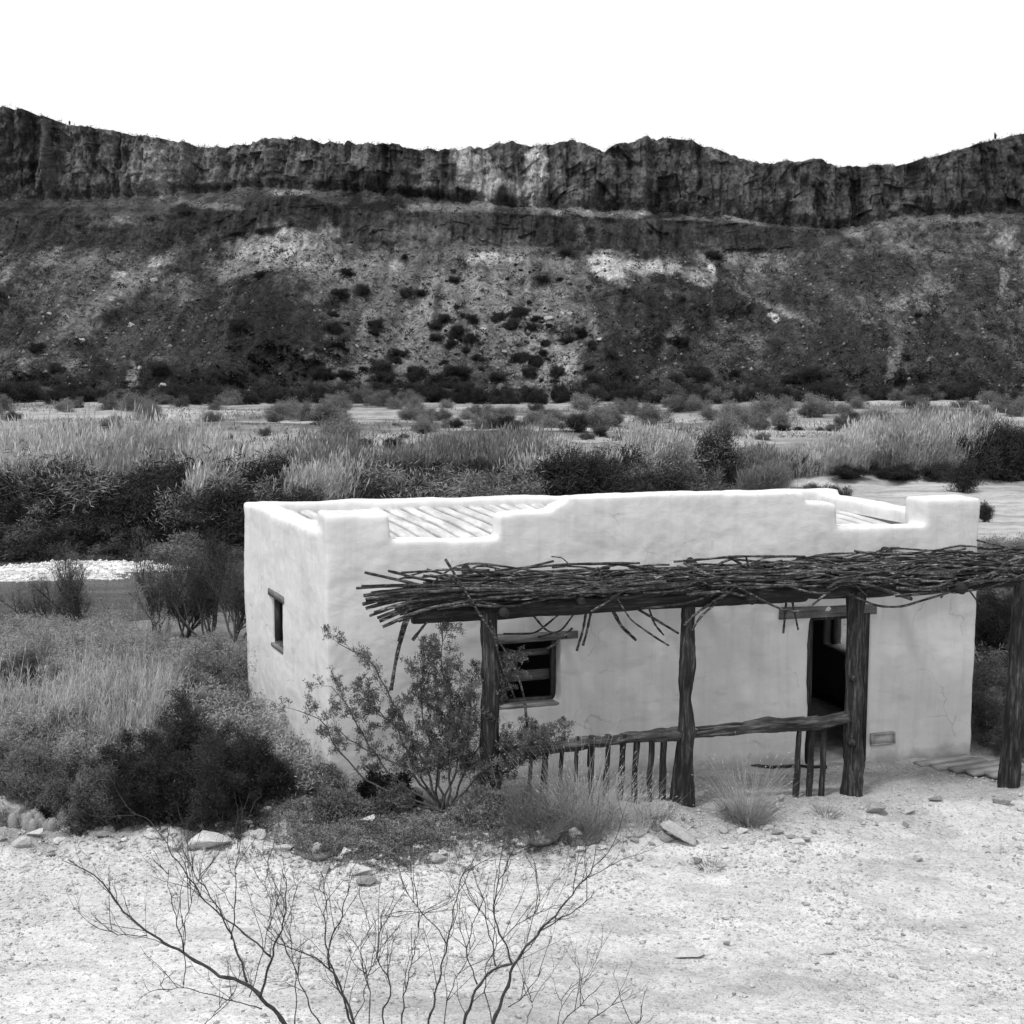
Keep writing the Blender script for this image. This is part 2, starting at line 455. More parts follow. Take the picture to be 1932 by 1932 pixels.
# river
m, nt, b = newmat('river_water', .18, .25)
b.inputs['Base Color'].default_value = (.10, .10, .10, 1); b.inputs['IOR'].default_value = 1.33
wv = mapped(nt, (.22, .8, 1), coord='Object')
w1 = noise(nt, wv, 1.1, 7, .7, .5)
bump(nt, b, w1, 1.0, 1.6)
mb = MB(); mb.add([(-130, 24, WATER), (160, 24, WATER), (160, 120, WATER), (-130, 120, WATER)], [(0, 1, 2, 3)])
o = mb.build('river', m); tag(o, kind='structure')

# ------------------------------------------------------------------ cliff and talus
PXS = np.linspace(-420, 2350, 1500)
def col(tbl):
    a = np.array(tbl, float); return np.interp(PXS, a[:, 0], a[:, 1])
rimy = col([(-420, 170), (-200, 190), (0, 203), (50, 208), (100, 225), (135, 237), (200, 246), (270, 256), (330, 268), (390, 277), (440, 271), (500, 264), (560, 260), (620, 266), (690, 272), (760, 278), (835, 283), (880, 280), (940, 274), (1000, 271), (1050, 266), (1080, 268), (1142, 281), (1165, 270), (1220, 260), (1260, 259), (1310, 266), (1340, 280), (1400, 300), (1440, 308), (1520, 307), (1580, 320), (1625, 318), (1680, 320), (1740, 303), (1800, 288), (1850, 272), (1900, 255), (1932, 250), (2100, 225), (2350, 205)])
cby = col([(-420, 390), (0, 373), (250, 372), (450, 352), (600, 352), (800, 372), (966, 388), (1200, 396), (1366, 408), (1566, 436), (1690, 412), (1900, 402), (2350, 390)])
bty = col([(-420, 425), (0, 410), (300, 408), (480, 378), (565, 366), (660, 396), (966, 402), (1180, 412), (1380, 418), (1566, 446), (1700, 424), (2350, 410)])
bby = col([(-420, 470), (0, 455), (260, 462), (420, 446), (560, 430), (640, 466), (760, 460), (966, 468), (1200, 476), (1380, 474), (1500, 470), (1600, 470), (2350, 450)])
fty = col([(-420, 770), (0, 762), (500, 758), (966, 760), (1500, 764), (2350, 768)])
nodes_py = [fty, fty * .5 + bby * .5, bby, bty, cby, rimy]
nodes_Y = [258., 297., 330., 334., 349., 354.]
rowspec = [(0, 1, 150), (1, 2, 130), (2, 3, 60), (3, 4, 24), (4, 5, 110)]
Ys = []; PY = []
zone = []
for a, bb, n in rowspec:
    f = np.linspace(0, 1, n, endpoint=False)
    for q in f:
        PY.append(nodes_py[a] * (1 - q) + nodes_py[bb] * q)
        Ys.append(nodes_Y[a] * (1 - q) + nodes_Y[bb] * q); zone.append(a + q)
PY.append(nodes_py[5]); Ys.append(nodes_Y[5]); zone.append(5.0)
PY = np.array(PY); Ys = np.array(Ys)[:, None] * np.ones_like(PY); zone = np.array(zone)[:, None] * np.ones_like(PY)
PXg = PXS[None] * np.ones_like(PY)
a_ = (PXg - CX) / F; b_ = (PY - CY) / F
dY = CP - b_ * SP; dZ = -SP - b_ * CP
Zc = CAMZ + Ys * dZ / dY; Xc = Ys * a_ / dY
cliffm = sstep(4.02, 4.2, zone)                      # upper cliff
bandm = sstep(1.98, 2.1, zone) * sstep(3.25, 2.85, zone) * sstep(-.75, -.2, fbm(PXg * .012, .7, oct=3, seed=119)) * sstep(1560, 1380, PXg) * (1 - .8 * sstep(520, 250, PXg))
talm = 1 - np.maximum(cliffm, bandm)
# buttresses and flutes (real relief, pushed along y)
big = fbm(Xc * .028, Zc * .004, oct=3, seed=101)
fl1 = 1 - np.abs(fbm(Xc * .085, Zc * .012, oct=3, seed=103)) * 2
fl2 = fbm(Xc * .32, Zc * .05, oct=3, seed=107)
fine = fbm(Xc * .6, Zc * .30, oct=4, seed=109)
gul = 1 - np.abs(fbm(Xc * .022 + .010 * (Zc - 20) * np.sign(fbm(Xc * .01, 0, oct=1, seed=3)), Zc * .006, oct=4, seed=111)) * 2.0
dcl = sstep(3.2, 4.15, zone)
disp = dcl * (5 * big + 3.6 * fl1 + 2.0 * fl2 + 1.1 * fine + .5 * fbm(Xc * .05, Zc * .4, oct=3, seed=117)) + bandm * (3 * big + 1.6 * fl1 + 1.2 * fl2 + .6 * fine) \
     + talm * sstep(0, .5, zone) * (1 - dcl) * ((7.5 * sstep(2.0, 1.5, zone) + 1.0) * gul + 1.6 * fbm(Xc * .11, Zc * .16, oct=4, seed=113) + .6 * fine)
# dark rounded knobs standing out of the talus
BN = [fbm(PXg * .03 + 7.7 * q, PY * .03 + 3 * q, oct=5, seed=140 + q) for q in range(6)]
def blob(x, y, rx, ry, rot=0.0, soft=.35, nz=.25, seed=1):
    c, s_ = math.cos(math.radians(rot)), math.sin(math.radians(rot))
    dx = PXg - x; dy = PY - y
    u = (dx * c + dy * s_) / rx; w = (-dx * s_ + dy * c) / ry
    d = np.sqrt(u * u + w * w) + nz * BN[seed % 6]
    return sstep(1 + soft, 1 - soft, d)
for (x, y, rx, ry, am) in [(550, 610, 130, 85, 14), (930, 600, 60, 48, 6), (1110, 660, 90, 90, 6), (1230, 580, 80, 50, 6), (1340, 560, 60, 50, 5), (1500, 640, 90, 80, 7), (1660, 600, 80, 110, 6), (300, 700, 160, 40, 7), (100, 560, 90, 60, 5), (1850, 620, 70, 110, 6), (600, 455, 60, 40, 6)]:
    disp = disp + talm * am * blob(x, y, rx, ry, 0, .7, .2, int(x))
Ycl = Ys - disp
# blocky jointing of the rock columns
jx = Xc / 4.2 + 1.1 * fbm(Xc * .04, Zc * .02, oct=2, seed=141); jz = Zc / 7.5 + 1.2 * fbm(Xc * .05, Zc * .05, oct=2, seed=143) + _hash(np.floor(jx).astype(np.int64), 0, 0, 9) * 3
jb = _hash(np.floor(jx).astype(np.int64), np.floor(jz).astype(np.int64), 0, 77)
jb2 = _hash(np.floor(jx * 2.3).astype(np.int64), np.floor(jz * 1.7).astype(np.int64), 0, 78)
Ycl = Ycl - (sstep(4.0, 4.2, zone) + .6 * bandm) * (2.4 * jb + 1.1 * jb2)
# jagged rim
Zc = Zc + sstep(4.6, 5, zone) * (.55 * fbm(Xc * .16, 1.7, oct=3, seed=131) + .22 * fbm(Xc * .8, 3.1, oct=2, seed=133)) * (.35 + .65 * sstep(380, 440, PXg) * sstep(1720, 1640, PXg))
Zc = Zc + talm * .5 * fbm(Xc * .5, Ycl * .5, oct=3, seed=137) * sstep(0, .1, zone)
# tone
nA = fbm(Xc * .05, Zc * .05, oct=5, seed=201); nB = fbm(Xc * .35, Zc * .3, oct=4, seed=203)
stk = fbm(Xc * .30, Zc * .028, oct=4, seed=205); stk2 = fbm(Xc * .8, Zc * .06, oct=3, seed=207)
strata = fbm(Xc * .012, Zc * .55, oct=3, seed=209)
up = .064 * (1 + .42 * stk + .40 * stk2 + .30 * nA + .25 * nB + .06 * strata)
low = .036 * (1 + .5 * stk + .3 * stk2)
gl = sstep(.35, .95, gul); tal = .064 * (1 + .9 * gl * sstep(-.4, .5, nB)) * (1 + .55 * nA + .35 * nB + .22 * strata)
crk1 = sstep(0, .10, np.abs(fbm(Xc * .20 + .3 * fbm(Xc * .1, Zc * .1, oct=2, seed=221), Zc * .018, oct=4, seed=211)))
crk2 = sstep(0, .07, np.abs(fbm(Xc * .08, Zc * .30, oct=4, seed=213)))
rk = .40 + .60 * crk1 * (.85 + .15 * crk2)
rnd = RNG.random(Xc.shape)
up = up * (.72 + .4 * jb + .22 * jb2) * rk * (.75 + .5 * rnd) * 1.25; low = low * rk * (.8 + .4 * rnd) * 1.2
tal = tal * (.55 + .9 * rnd) * (.8 + .5 * sstep(-.1, .4, fbm(Xc * .7, Zc * .8, oct=2, seed=215)))
T = up * cliffm + low * bandm + tal * talm
ledge = sstep(2.95, 3.05, zone) * sstep(4.05, 3.9, zone); T = T * (1 - ledge) + ledge * ((.055 + .03 * sstep(500, 900, PXg)) * (1 + .6 * nA + .6 * nB + .4 * strata))
def paint(x, y, rx, ry, v, rot=0, soft=.35, nz=.45, k=1.0):
    global T
    b = blob(x, y, rx, ry, rot, soft, nz, int(abs(x * 3 + y)) % 97) * k
    T = T * (1 - b) + b * v * (1 + .35 * nB + .25 * stk2) * (.7 + .6 * rnd) * (1 - .45 * cliffm * (1 - crk1))
# dark ground cover on talus
for (x, y, rx, ry, v, rot) in [(550, 640, 150, 70, .022, 5), (520, 555, 110, 34, .028, 18), (650, 585, 45, 30, .032, 20), (930, 595, 62, 46, .020, 30), (960, 640, 35, 26, .032, 0),
        (300, 715, 190, 32, .022, 0), (80, 720, 120, 32, .020, 0), (600, 720, 120, 25, .034, 0), (120, 620, 140, 60, .050, 0), (360, 620, 90, 50, .045, 0), (100, 445, 130, 28, .036, 0), (360, 430, 120, 24, .036, -12),
        (1120, 690, 110, 75, .036, 20), (1240, 585, 80, 44, .030, 0), (1340, 580, 66, 34, .030, 0), (1100, 575, 70, 40, .05, 0), (1500, 620, 120, 50, .045, 15), (1270, 668, 70, 30, .038, 0), (1550, 668, 70, 28, .035, 0),
        (1450, 725, 180, 22, .030, 0), (1750, 720, 160, 24, .032, 0), (1650, 530, 120, 45, .05, 0), (1820, 560, 70, 60, .05, 0), (1350, 735, 100, 20, .032, 0), (1150, 740, 90, 14, .045, 0), (1720, 650, 120, 40, .050, -8), (1480, 450, 110, 30, .042, 0)]:
    paint(x, y, rx, ry, v, rot, .45, .6, 1.0)
# pale scree, scars and exposed ash beds
for (x, y, rx, ry, v, rot, soft) in [(880, 560, 190, 95, .19, 8, .6), (720, 560, 60, 90, .14, 20, .6), (760, 680, 130, 70, .16, -20, .7), (1020, 680, 60, 65, .24, -30, .5),
        (515, 475, 110, 36, .26, -16, .35), (580, 482, 85, 26, .26, 28, .35), (545, 462, 60, 20, .34, 0, .4), (450, 500, 50, 12, .18, -35, .5), (225, 560, 150, 22, .16, -38, .5), (232, 520, 14, 12, .34, 0, .3), (298, 500, 13, 8, .36, -30, .3), (222, 565, 9, 6, .36, 0, .3), (160, 500, 40, 20, .13, 0, .6),
        (300, 318, 36, 42, .32, 0, .4), (335, 300, 22, 30, .19, 0, .4), (275, 345, 22, 28, .18, 0, .4), (900, 318, 54, 46, .34, 0, .3), (1012, 316, 20, 50, .55, 0, .2), (990, 352, 26, 26, .30, 0, .4), (1015, 370, 16, 30, .22, 0, .5), (565, 290, 10, 14, .22, 0, .4), (675, 305, 30, 24, .14, 0, .5), (800, 330, 25, 30, .13, 0, .5),
        (960, 492, 70, 11, .38, 3, .4), (1140, 502, 34, 24, .42, 25, .3), (1150, 518, 10, 16, .34, 0, .3), (1215, 503, 66, 13, .36, 4, .5), (1320, 520, 26, 16, .26, 0, .5), (1345, 508, 7, 8, .5, 0, .3), (1321, 532, 9, 10, .45, 0, .3), (1020, 505, 90, 18, .17, 0, .6), (1380, 488, 90, 10, .17, 0, .6), (1430, 505, 14, 8, .3, 0, .4), (1475, 500, 18, 16, .22, 20, .5),
        (1130, 402, 90, 7, .16, 2, .6), (1210, 404, 22, 9, .24, 0, .4), (840, 392, 80, 6, .16, 0, .6), (560, 362, 40, 5, .20, 0, .5), (380, 385, 60, 6, .15, 5, .6),
        (1895, 455, 18, 18, .22, 0, .4), (1885, 530, 7, 28, .24, 8, .4), (1665, 430, 14, 22, .15, -25, .5), (1730, 540, 40, 16, .15, 0, .6), (1480, 590, 80, 7, .14, 30, .6), (1655, 690, 10, 60, .13, 0, .6), (1270, 640, 14, 30, .16, 30, .5), (1460, 597, 10, 5, .4, 30, .3),
        (1062, 595, 6, 8, .45, 0, .3), (1020, 650, 12, 6, .4, 20, .3), (975, 705, 12, 6, .4, -20, .3), (1000, 640, 20, 8, .26, 20, .4), (750, 500, 12, 10, .26, 0, .4), (265, 715, 10, 22, .16, 0, .5), (105, 745, 30, 8, .22, -20, .5), (150, 690, 24, 10, .15, 0, .6),
        (1790, 345, 22, 34, .10, 0, .6), (1675, 345, 12, 50, .12, -12, .5), (1560, 370, 14, 40, .11, 0, .6), (1250, 300, 50, 26, .085, 0, .7), (950, 300, 20, 20, .15, 0, .5)]:
    paint(x, y, rx, ry, v, rot, soft, .40, .95)
T = np.clip(T, .014, .55)
# plateau rows behind the rim, so the ridge is a solid hill
Xb = [Xc]; Yb = [Ycl]; Zb = [Zc]; Tb = [T]
for k_, (dy, dz, tn) in enumerate([(4, .25, .05), (12, .2, .05), (30, -1.5, .05), (80, -8, .05), (200, -40, .05)]):
    Xb.append(Xc[-1:] * (1 + dy / 354.)); Yb.append(Ycl[-1:] + dy); Zb.append(Zc[-1:] + dz); Tb.append(np.full_like(T[-1:], tn))
XC = np.concatenate(Xb); YC = np.concatenate(Yb); ZC = np.concatenate(Zb); TC = np.concatenate(Tb)
# foot runs under the flood plain
XC = np.concatenate([XC[:1] * .985, XC]); YC = np.concatenate([YC[:1] - 5, YC]); ZC = np.concatenate([np.minimum(ZC[:1], -1) - 3, ZC]); TC = np.concatenate([TC[:1], TC])

def cliffmat():
    m, nt, b = newmat('cliff_rock', .95, .1)
    a = nt.nodes.new('ShaderNodeAttribute'); a.attribute_name = 'tone'
    v = mapped(nt)
    n1 = noise(nt, v, .9, 9, .7)
    n2 = noise(nt, mapped(nt, (1, 1, .3)), 1.3, 8, .7)
    c = math2(nt, 'MULTIPLY', a.outputs['Fac'], ramp(nt, n1, [(.32, .45), (.5, 1.0), (.68, 1.6)]))
    c = math2(nt, 'MULTIPLY', c, ramp(nt, n2, [(.3, .6), (.6, 1.15)]))
    nt.links.new(c, b.inputs['Base Color'])
    p = bump(nt, b, n1, .9, .9)
    bump(nt, b, n2, .7, .6, p)
    return m
M['cliff'] = cliffmat()
o = grid_mesh('cliff', XC, YC, ZC, TC, M['cliff'], smooth=False); tag(o, kind='structure')

# ------------------------------------------------------------------ the adobe house
house = empty('adobe_house', W(0, 0, 0), TH)
tag(house, 'low white plastered adobe house with stepped parapet and brush-roofed porch', 'house')
def loc(p):   # world -> house frame
    p = np.asarray(p, float); dx, dy = p[..., 0] - FLX, p[..., 1] - FLY
    return np.stack([dx * UX + dy * UY, -dx * UY + dy * UX, p[..., 2]], -1)
TW = .42; Z0 = -1.6
t_of = lambda px, py: wt(px, py)[0]
z_of = lambda px, py: wt(px, py)[1]
LEN = t_of(1845, 1100)
BLt, BLv = -.69, 4.52
fn = lambda a, y, z: (a, y, z)
wm = MB()
# window and door openings on the front
wx0, wz1 = wt(939, 1213); wx1, wz0 = wt(1056, 1327)
dx0, dz1 = wt(1528, 1163); dx1, _ = wt(1636, 1163)
e = .012
def span(x0, y0p, x1, y1p, zb=Z0, v1=TW):
    t0, z0_ = wt(x0, y0p); t1, z1_ = wt(x1, y1p)
    wm.prism([(t0 - e, zb), (t1 + e, zb), (t1 + e, z1_), (t0 - e, z0_)], fn, 0, v1)
def blk(t0, t1, za, zb_, v0=0, v1=TW):
    wm.prism([(t0, za), (t1, za), (t1, zb_), (t0, zb_)], fn, v0, v1)
zlow = 2.9
# solid field of the front wall below the parapet steps, around the openings
blk(0, wx0, Z0, zlow); blk(wx0 - e, wx1 + e, Z0, wz0); blk(wx0 - e, wx1 + e, wz1, zlow)
blk(wx1, dx0, Z0, zlow); blk(dx0 - e, dx1 + e, dz1, zlow); blk(dx1, LEN, Z0, zlow)
blk(dx0 - e, dx1 + e, Z0, -.30)
zl = zlow - .05
# parapet steps (left pillar, low run, tall middle with small steps, low run, right pillar)
def seg(x0, ya, x1, yb): span(x0, ya, x1, yb, zl)
t0p = 0.0; t1p, zp = wt(735, 972)
blk(t0p, t1p, zl, zp + .02, -.02, TW + .34)
seg(735, 1020, 945, 1018)
seg(944, 971, 1052, 962); seg(1046, 958, 1078, 940); seg(1072, 938, 1300, 930); seg(1295, 930, 1519, 930)
seg(1517, 948, 1578, 950)
seg(1574, 996, 1752, 992)
tr0, _ = wt(1748, 945); _, zr = wt(1785, 943)
blk(tr0, LEN, zl, zr + .02, -.02, TW + .20)
# left side wall (runs back at its own angle) with a narrow window
dL = np.array([BLt, BLv]); LL = np.linalg.norm(dL); dL /= LL; nL = np.array([dL[1], -dL[0]])   # inward normal
def sfn(a, y, z): return (dL[0] * a + nL[0] * y, dL[1] * a + nL[1] * y, z)
p0w = W(0, 0); dw = W(BLt, BLv) - p0w; nw = np.array([dw[1], -dw[0], 0]); nw /= np.linalg.norm(nw)
def side_az(px, py):
    p = loc(hit(px, py, p0w, nw)); return p[0] * dL[0] + p[1] * dL[1], p[2]
sa0, sz1 = side_az(532, 1142); sa1, sz1b = side_az(511, 1118); _, sz0 = side_az(523, 1222)
sz1 = (sz1 + sz1b) / 2
ZS = 3.43
def sblk(a0, a1, za, zb_): wm.prism([(a0, za), (a1, za), (a1, zb_), (a0, zb_)], sfn, 0, TW)
sblk(0, sa0, Z0, ZS); sblk(sa1, LL, Z0, ZS + .01); sblk(sa0 - e, sa1 + e, Z0, sz0); sblk(sa0 - e, sa1 + e, sz1, ZS)
# back wall and right side wall with its window
BRv = 4.6
wm.prism([(BLt, Z0), (LEN, Z0), (LEN, 3.40), (BLt, 3.44)], fn, BLv - TW + .03, BLv + .03)
zr_ = 3.32
def rfn(a, y, z): return (LEN - y, a, z)
def rblk(a0, a1, za, zb_): wm.prism([(a0, za), (a1, za), (a1, zb_), (a0, zb_)], rfn, 0, TW)
rblk(0, 2.75, Z0, zr_); rblk(3.85, BRv, Z0, zr_); rblk(2.74, 3.86, Z0, .57); rblk(2.74, 3.86, 1.95, zr_)
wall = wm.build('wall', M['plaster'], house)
md = wall.modifiers.new('rm', 'REMESH'); md.mode = 'VOXEL'; md.voxel_size = .033; md.use_smooth_shade = True
md = wall.modifiers.new('sm', 'SMOOTH'); md.factor = .5; md.iterations = 16
def dispmod(ob, size, strength):
    tx = bpy.data.textures.new('lumps', 'CLOUDS'); tx.noise_scale = size; tx.noise_depth = 3
    d = ob.modifiers.new('dp', 'DISPLACE'); d.texture = tx; d.strength = strength; d.mid_level = .5; d.texture_coords = 'LOCAL'
dispmod(wall, .9, .07); dispmod(wall, .25, .016); dispmod(wall, .07, .006)

# corrugated mud roof behind the parapet
nx_, ny_ = 760, 60
tt = np.linspace(.2, LEN - .3, nx_); vv = np.linspace(.3, 4.3, ny_)
TT, VV = np.meshgrid(tt, vv)
ph = (TT + .02 * np.sin(VV * 2)) / .265 * 2 * math.pi
ZZ = 3.09 - .16 * sstep(5.5, 8.5, TT) + .045 * VV + .062 * (np.abs(np.cos(ph / 2)) ** .6 - .3) + .004 * fbm(TT * 6, VV * .7, oct=3, seed=301) + .012 * fbm(TT * 1.5, VV * .4, oct=2, seed=305)
mb = MB(); V = np.stack([TT - .127 * VV * (1 - TT / LEN), VV, ZZ], -1).reshape(-1, 3)
i = np.arange(ny_ - 1)[:, None] * nx_; j = np.arange(nx_ - 1)[None]
mb.add(V, np.stack([i + j, i + j + 1, i + nx_ + j + 1, i + nx_ + j], -1).reshape(-1, 4))
rt = .50 * (.42 + .58 * sstep(.0, .55, np.abs(np.cos(ph / 2)) + .12 * fbm(TT * 9, VV * 1.6, oct=4, seed=303))) * (1 + .18 * fbm(TT * 7, VV * 2.2, oct=4, seed=307))
m, nt, b = newmat('mud_roof', .95, .1)
v = mapped(nt, (1, .22, .6)); n1 = noise(nt, v, 9, 9, .7)
ra = nt.nodes.new('ShaderNodeAttribute'); ra.attribute_name = 'tone'; nt.links.new(math2(nt, 'MULTIPLY', ra.outputs['Fac'], ramp(nt, n1, [(.35, .75), (.6, 1.1)])), b.inputs['Base Color']); bump(nt, b, n1, .5, .012)
ro_ = mb.build('roof', m, house, smooth=True); ra_ = ro_.data.attributes.new('tone', 'FLOAT', 'POINT'); ra_.data.foreach_set('value', np.clip(rt, .05, .7).astype(np.float32).ravel())
mb = MB(); mb.box(((LEN) / 2, 2.3, 2.97), (LEN - .5, 4.1, .1)); mb.build('ceiling', M['beam'], house)
mb = MB(); mb.box(((LEN) / 2, 2.3, -.33), (LEN - .5, 4.1, .08)); mb.build('floor', M['rock_dark'], house)

# front window: timber frame, lintel, sill, two boards
win = MB(); d0, d1 = .20, .30
w_ = .055
for (x0, x1, za, zb_) in [(wx0 - .02, wx0 + w_, wz0, wz1), (wx1 - w_, wx1 + .02, wz0, wz1)]:
    win.prism([(x0, za), (x1, za), (x1, zb_), (x0, zb_)], fn, d0, d1)
win.prism([(wx0 + w_, wz1 - w_), (wx1 - w_, wz1 - w_), (wx1 - w_, wz1 + .02), (wx0 + w_, wz1 + .02)], fn, d0, d1)
win.prism([(wx0 + w_, wz0 - .02), (wx1 - w_, wz0 - .02), (wx1 - w_, wz0 + w_), (wx0 + w_, wz0 + w_)], fn, d0, d1)
wo = win.build('window', M['frame'], house)
l0 = wt(935, 1195); l1 = wt(1090, 1208)
mb = MB(); mb.prism([(l0[0] - .02, wz1 - .02), (l1[0], wz1 + .0), (l1[0], l0[1] - .03), (l0[0] - .02, l0[1] - .01)], fn, -.018, .30); mb.build('lintel', M['frame_h'], wo)
mb = MB(); mb.prism([(wx0 + .0, wz0 - .03), (wx1, wz0 - .03), (wx1, wz0 + .015), (wx0, wz0 + .015)], fn, .012, .20); mb.build('sill', M['plank'], wo)
for fz, fh in ((.74, .09), (.38, .15)):
    zc = wz0 + (wz1 - wz0) * fz
    mb = MB(); mb.prism([(wx0 + .02, zc - fh / 2), (wx1 - .02, zc - fh / 2 + .01), (wx1 - .02, zc + fh / 2 + .01), (wx0 + .02, zc + fh / 2)], fn, .305, .33); mb.build('board', M['frame_h'], wo)
# side window: timber trim around the narrow slot
sw = MB()
for (a0, a1, za, zb_, y0_, y1_) in [(sa0 - .03, sa0 + .04, sz0, sz1, .05, .16), (sa1 - .04, sa1 + .03, sz0, sz1, .05, .16), (sa0 - .03, sa1 + .03, sz1 - .05, sz1 + .01, .045, .165), (sa0 - .03, sa1 + .03, sz0 - .01, sz0 + .045, .045, .165)]:
    sw.prism([(a0, za), (a1, za), (a1, zb_), (a0, zb_)], sfn, y0_, y1_)
so = sw.build('window', M['frame'], house)
mb = MB(); mb.prism([(sa0 - .14, sz1), (sa1 + .10, sz1), (sa1 + .10, sz1 + .10), (sa0 - .14, sz1 + .10)], sfn, -.022, .2); mb.build('lintel', M['frame_h'], so)
mb = MB(); mb.prism([(sa0 - .02, sz0 - .03), (sa1 + .02, sz0 - .03), (sa1 + .02, sz0 + .02), (sa0 - .02, sz0 + .02)], sfn, -.01, .25); mb.build('sill', M['frame_h'], so)
# right-hand side window
mb = MB()
for (a0, a1, za, zb_) in [(2.72, 2.80, .57, 1.95), (3.80, 3.88, .57, 1.95), (2.80, 3.80, 1.88, 1.97)]:
    mb.prism([(a0, za), (a1, za), (a1, zb_), (a0, zb_)], rfn, .15, .25)
ro = mb.build('window', M['frame'], house)
mb = MB(); mb.prism([(2.75, .55), (3.85, .55), (3.85, .60), (2.75, .60)], rfn, .0, TW - .01); mb.build('sill', M['plank'], ro)
# door frame: dark jambs, lintel
dr = MB(); dzb = -.42
dr.prism([(dx0 - .02, dzb), (dx0 + .07, dzb), (dx0 + .07, dz1), (dx0 - .02, dz1)], fn, .02, .16)
dr.prism([(dx1 - .10, dzb), (dx1 + .03, dzb), (dx1 + .03, dz1), (dx1 - .10, dz1)], fn, -.03, .14)
dr.prism([(dx0 + .07, dz1 - .07), (dx1 - .10, dz1 - .07), (dx1 - .10, dz1 + .02), (dx0 + .07, dz1 + .02)], fn, .02, .16)
do = dr.build('door_frame', M['post'], house)
la = wt(1470, 1150)[0]
mb = MB(); mb.prism([(la, dz1 - .02), (dx1 + .15, dz1 - .02), (dx1 + .15, dz1 + .13), (la, dz1 + .16)], fn, -.02, .25); mb.build('lintel', M['frame_h'], do)
# folded-back plank door leaf beside the right jamb
mb = MB()
for q in range(2): mb.box((dx1 - .145 - .075 * q, .13 - .01 * q, (dz1 + dzb) / 2), (.07, .05, dz1 - dzb - .12))
mb.build('door', M['post'], house)
# small blocked vent near the foot of the wall
va, vz1 = wt(1642, 1384); vb, vz0 = wt(1686, 1402)
mb = MB(); g = .022
for (x0, x1, za, zb_) in [(va, vb, vz1 - g, vz1), (va, vb, vz0, vz0 + g), (va, va + g, vz0 + g, vz1 - g), (vb - g, vb, vz0 + g, vz1 - g)]:
    mb.prism([(x0, za), (x1, za), (x1, zb_), (x0, zb_)], fn, -.05, .02)
ve = mb.build('vent', M['rock_dark'], house)
mb = MB(); mb.prism([(va + g, vz0 + g), (vb - g, vz0 + g), (vb - g, vz1 - g), (va + g, vz1 - g)], fn, -.035, .02); mb.build('panel', M['rock'], ve)

# ------------------------------------------------------------------ porch: posts, beam, rafters, rails, brush roof
PV = -1.7
def porch_pt(px, py):    # point of the porch plane under a pixel, house frame
    return loc(hit(px, py, W(0, PV), NW))
posts = [(925, 1548, .125, 1), (1290, 1520, .108, 2), (1606, 1497, .128, 3), (1904, 1480, .14, 4)]
BZ = 2.62
for px, py, r, sd in posts:
    p = porch_pt(px, py); t, zb_ = p[0], min(p[2], gh(*W(p[0], PV)[:2])) - .25
    n = 70; zz = np.linspace(zb_, BZ + (.02 if sd < 4 else .05), n)
    q = (zz - zb_) / (BZ - zb_)
    lean = {1: -.02, 2: .03, 3: .0, 4: .09}[sd]
    wob = .012 * np.array(fbm(zz * 1.1, sd * 3.3, oct=3, seed=sd))
    path = np.stack([t + lean * (q - .2) + wob, PV + .02 * fbm(zz, sd * 5.1, oct=2, seed=sd + 9), zz], -1)
    rad = r * (1.0 + .28 * np.exp(-(q / .16) ** 2) - .16 * q + .10 * np.array(fbm(zz * 2.1, sd, oct=2, seed=40 + sd)))
    mb = MB(); mb.tube(path, rad, 32, True, .26, sd)
    if sd == 2:      # forked foot
        zz2 = np.linspace(zb_, zb_ + 1.15, 30); q2 = (zz2 - zb_) / 1.15
        mb.tube(np.stack([t - .13 + .09 * q2, PV + .04 + 0 * q2, zz2], -1), .075 * (1 - .5 * q2 ** 2), 16, True, .25, 12)
    if sd == 3:
        for (q0, aa) in ((.33, .05), (.62, .04)):   # knots
            zc = zb_ + q0 * (BZ - zb_)
            mb.tube([(t - .06, PV - .06, zc), (t - .08, PV - .12, zc + .01), (t - .085, PV - .15, zc + .015)], [aa + .02, aa, aa * .5], 12, True, .2, 5)
    mb.build('post', M['post'], house, smooth=True)
# the long front beam, two spliced logs
bl = porch_pt(778, 1160)[0]; 
for (ta, tb, za, zb_, sd) in [(bl, 6.1, BZ + .015, BZ + .05, 3), (5.9, 13.2, BZ + .03, BZ + .06, 8)]:
    n = 60; t = np.linspace(ta, tb, n)
    path = np.stack([t, PV + .03 * fbm(t * .5, sd, oct=2, seed=sd) + (.0 if sd == 3 else .05), np.linspace(za, zb_, n) + .02 * fbm(t * .8, sd + 2, oct=2, seed=sd)], -1)
    mb = MB(); mb.tube(path, .112 + .012 * fbm(t, 4.4, oct=2, seed=sd), 20, True, .16, sd)
    mb.build('beam', M['beam'], house, smooth=True)
# rafters poking out of the wall
for px, py, r in [(878, 1063, .06), (1302, 1052, .065), (1668, 1034, .085)]:
    t, z = wt(px, py)
    v_ = np.linspace(.12, PV - .25, 14)
    mb = MB(); zt = z - .03; q_ = np.clip((.12 - v_) / .9, 0, 1); mb.tube(np.stack([t + 0 * v_, v_, zt + (BZ + .06 - zt) * q_ - .02 * (.12 - v_)], -1), r, 14, True, .15, int(px))
    mb.build('rafter', M['beam'], house, smooth=True)
for t in (2.9, 4.6, 7.2, 10.4, 12.0):
    v_ = np.linspace(-.02, PV - .2, 10)
    mb = MB(); mb.tube(np.stack([t + 0 * v_, v_, BZ + .16 + .03 * v_], -1), .05, 10, True, .15, int(t * 3)); mb.build('rafter', M['beam'], house, smooth=True)

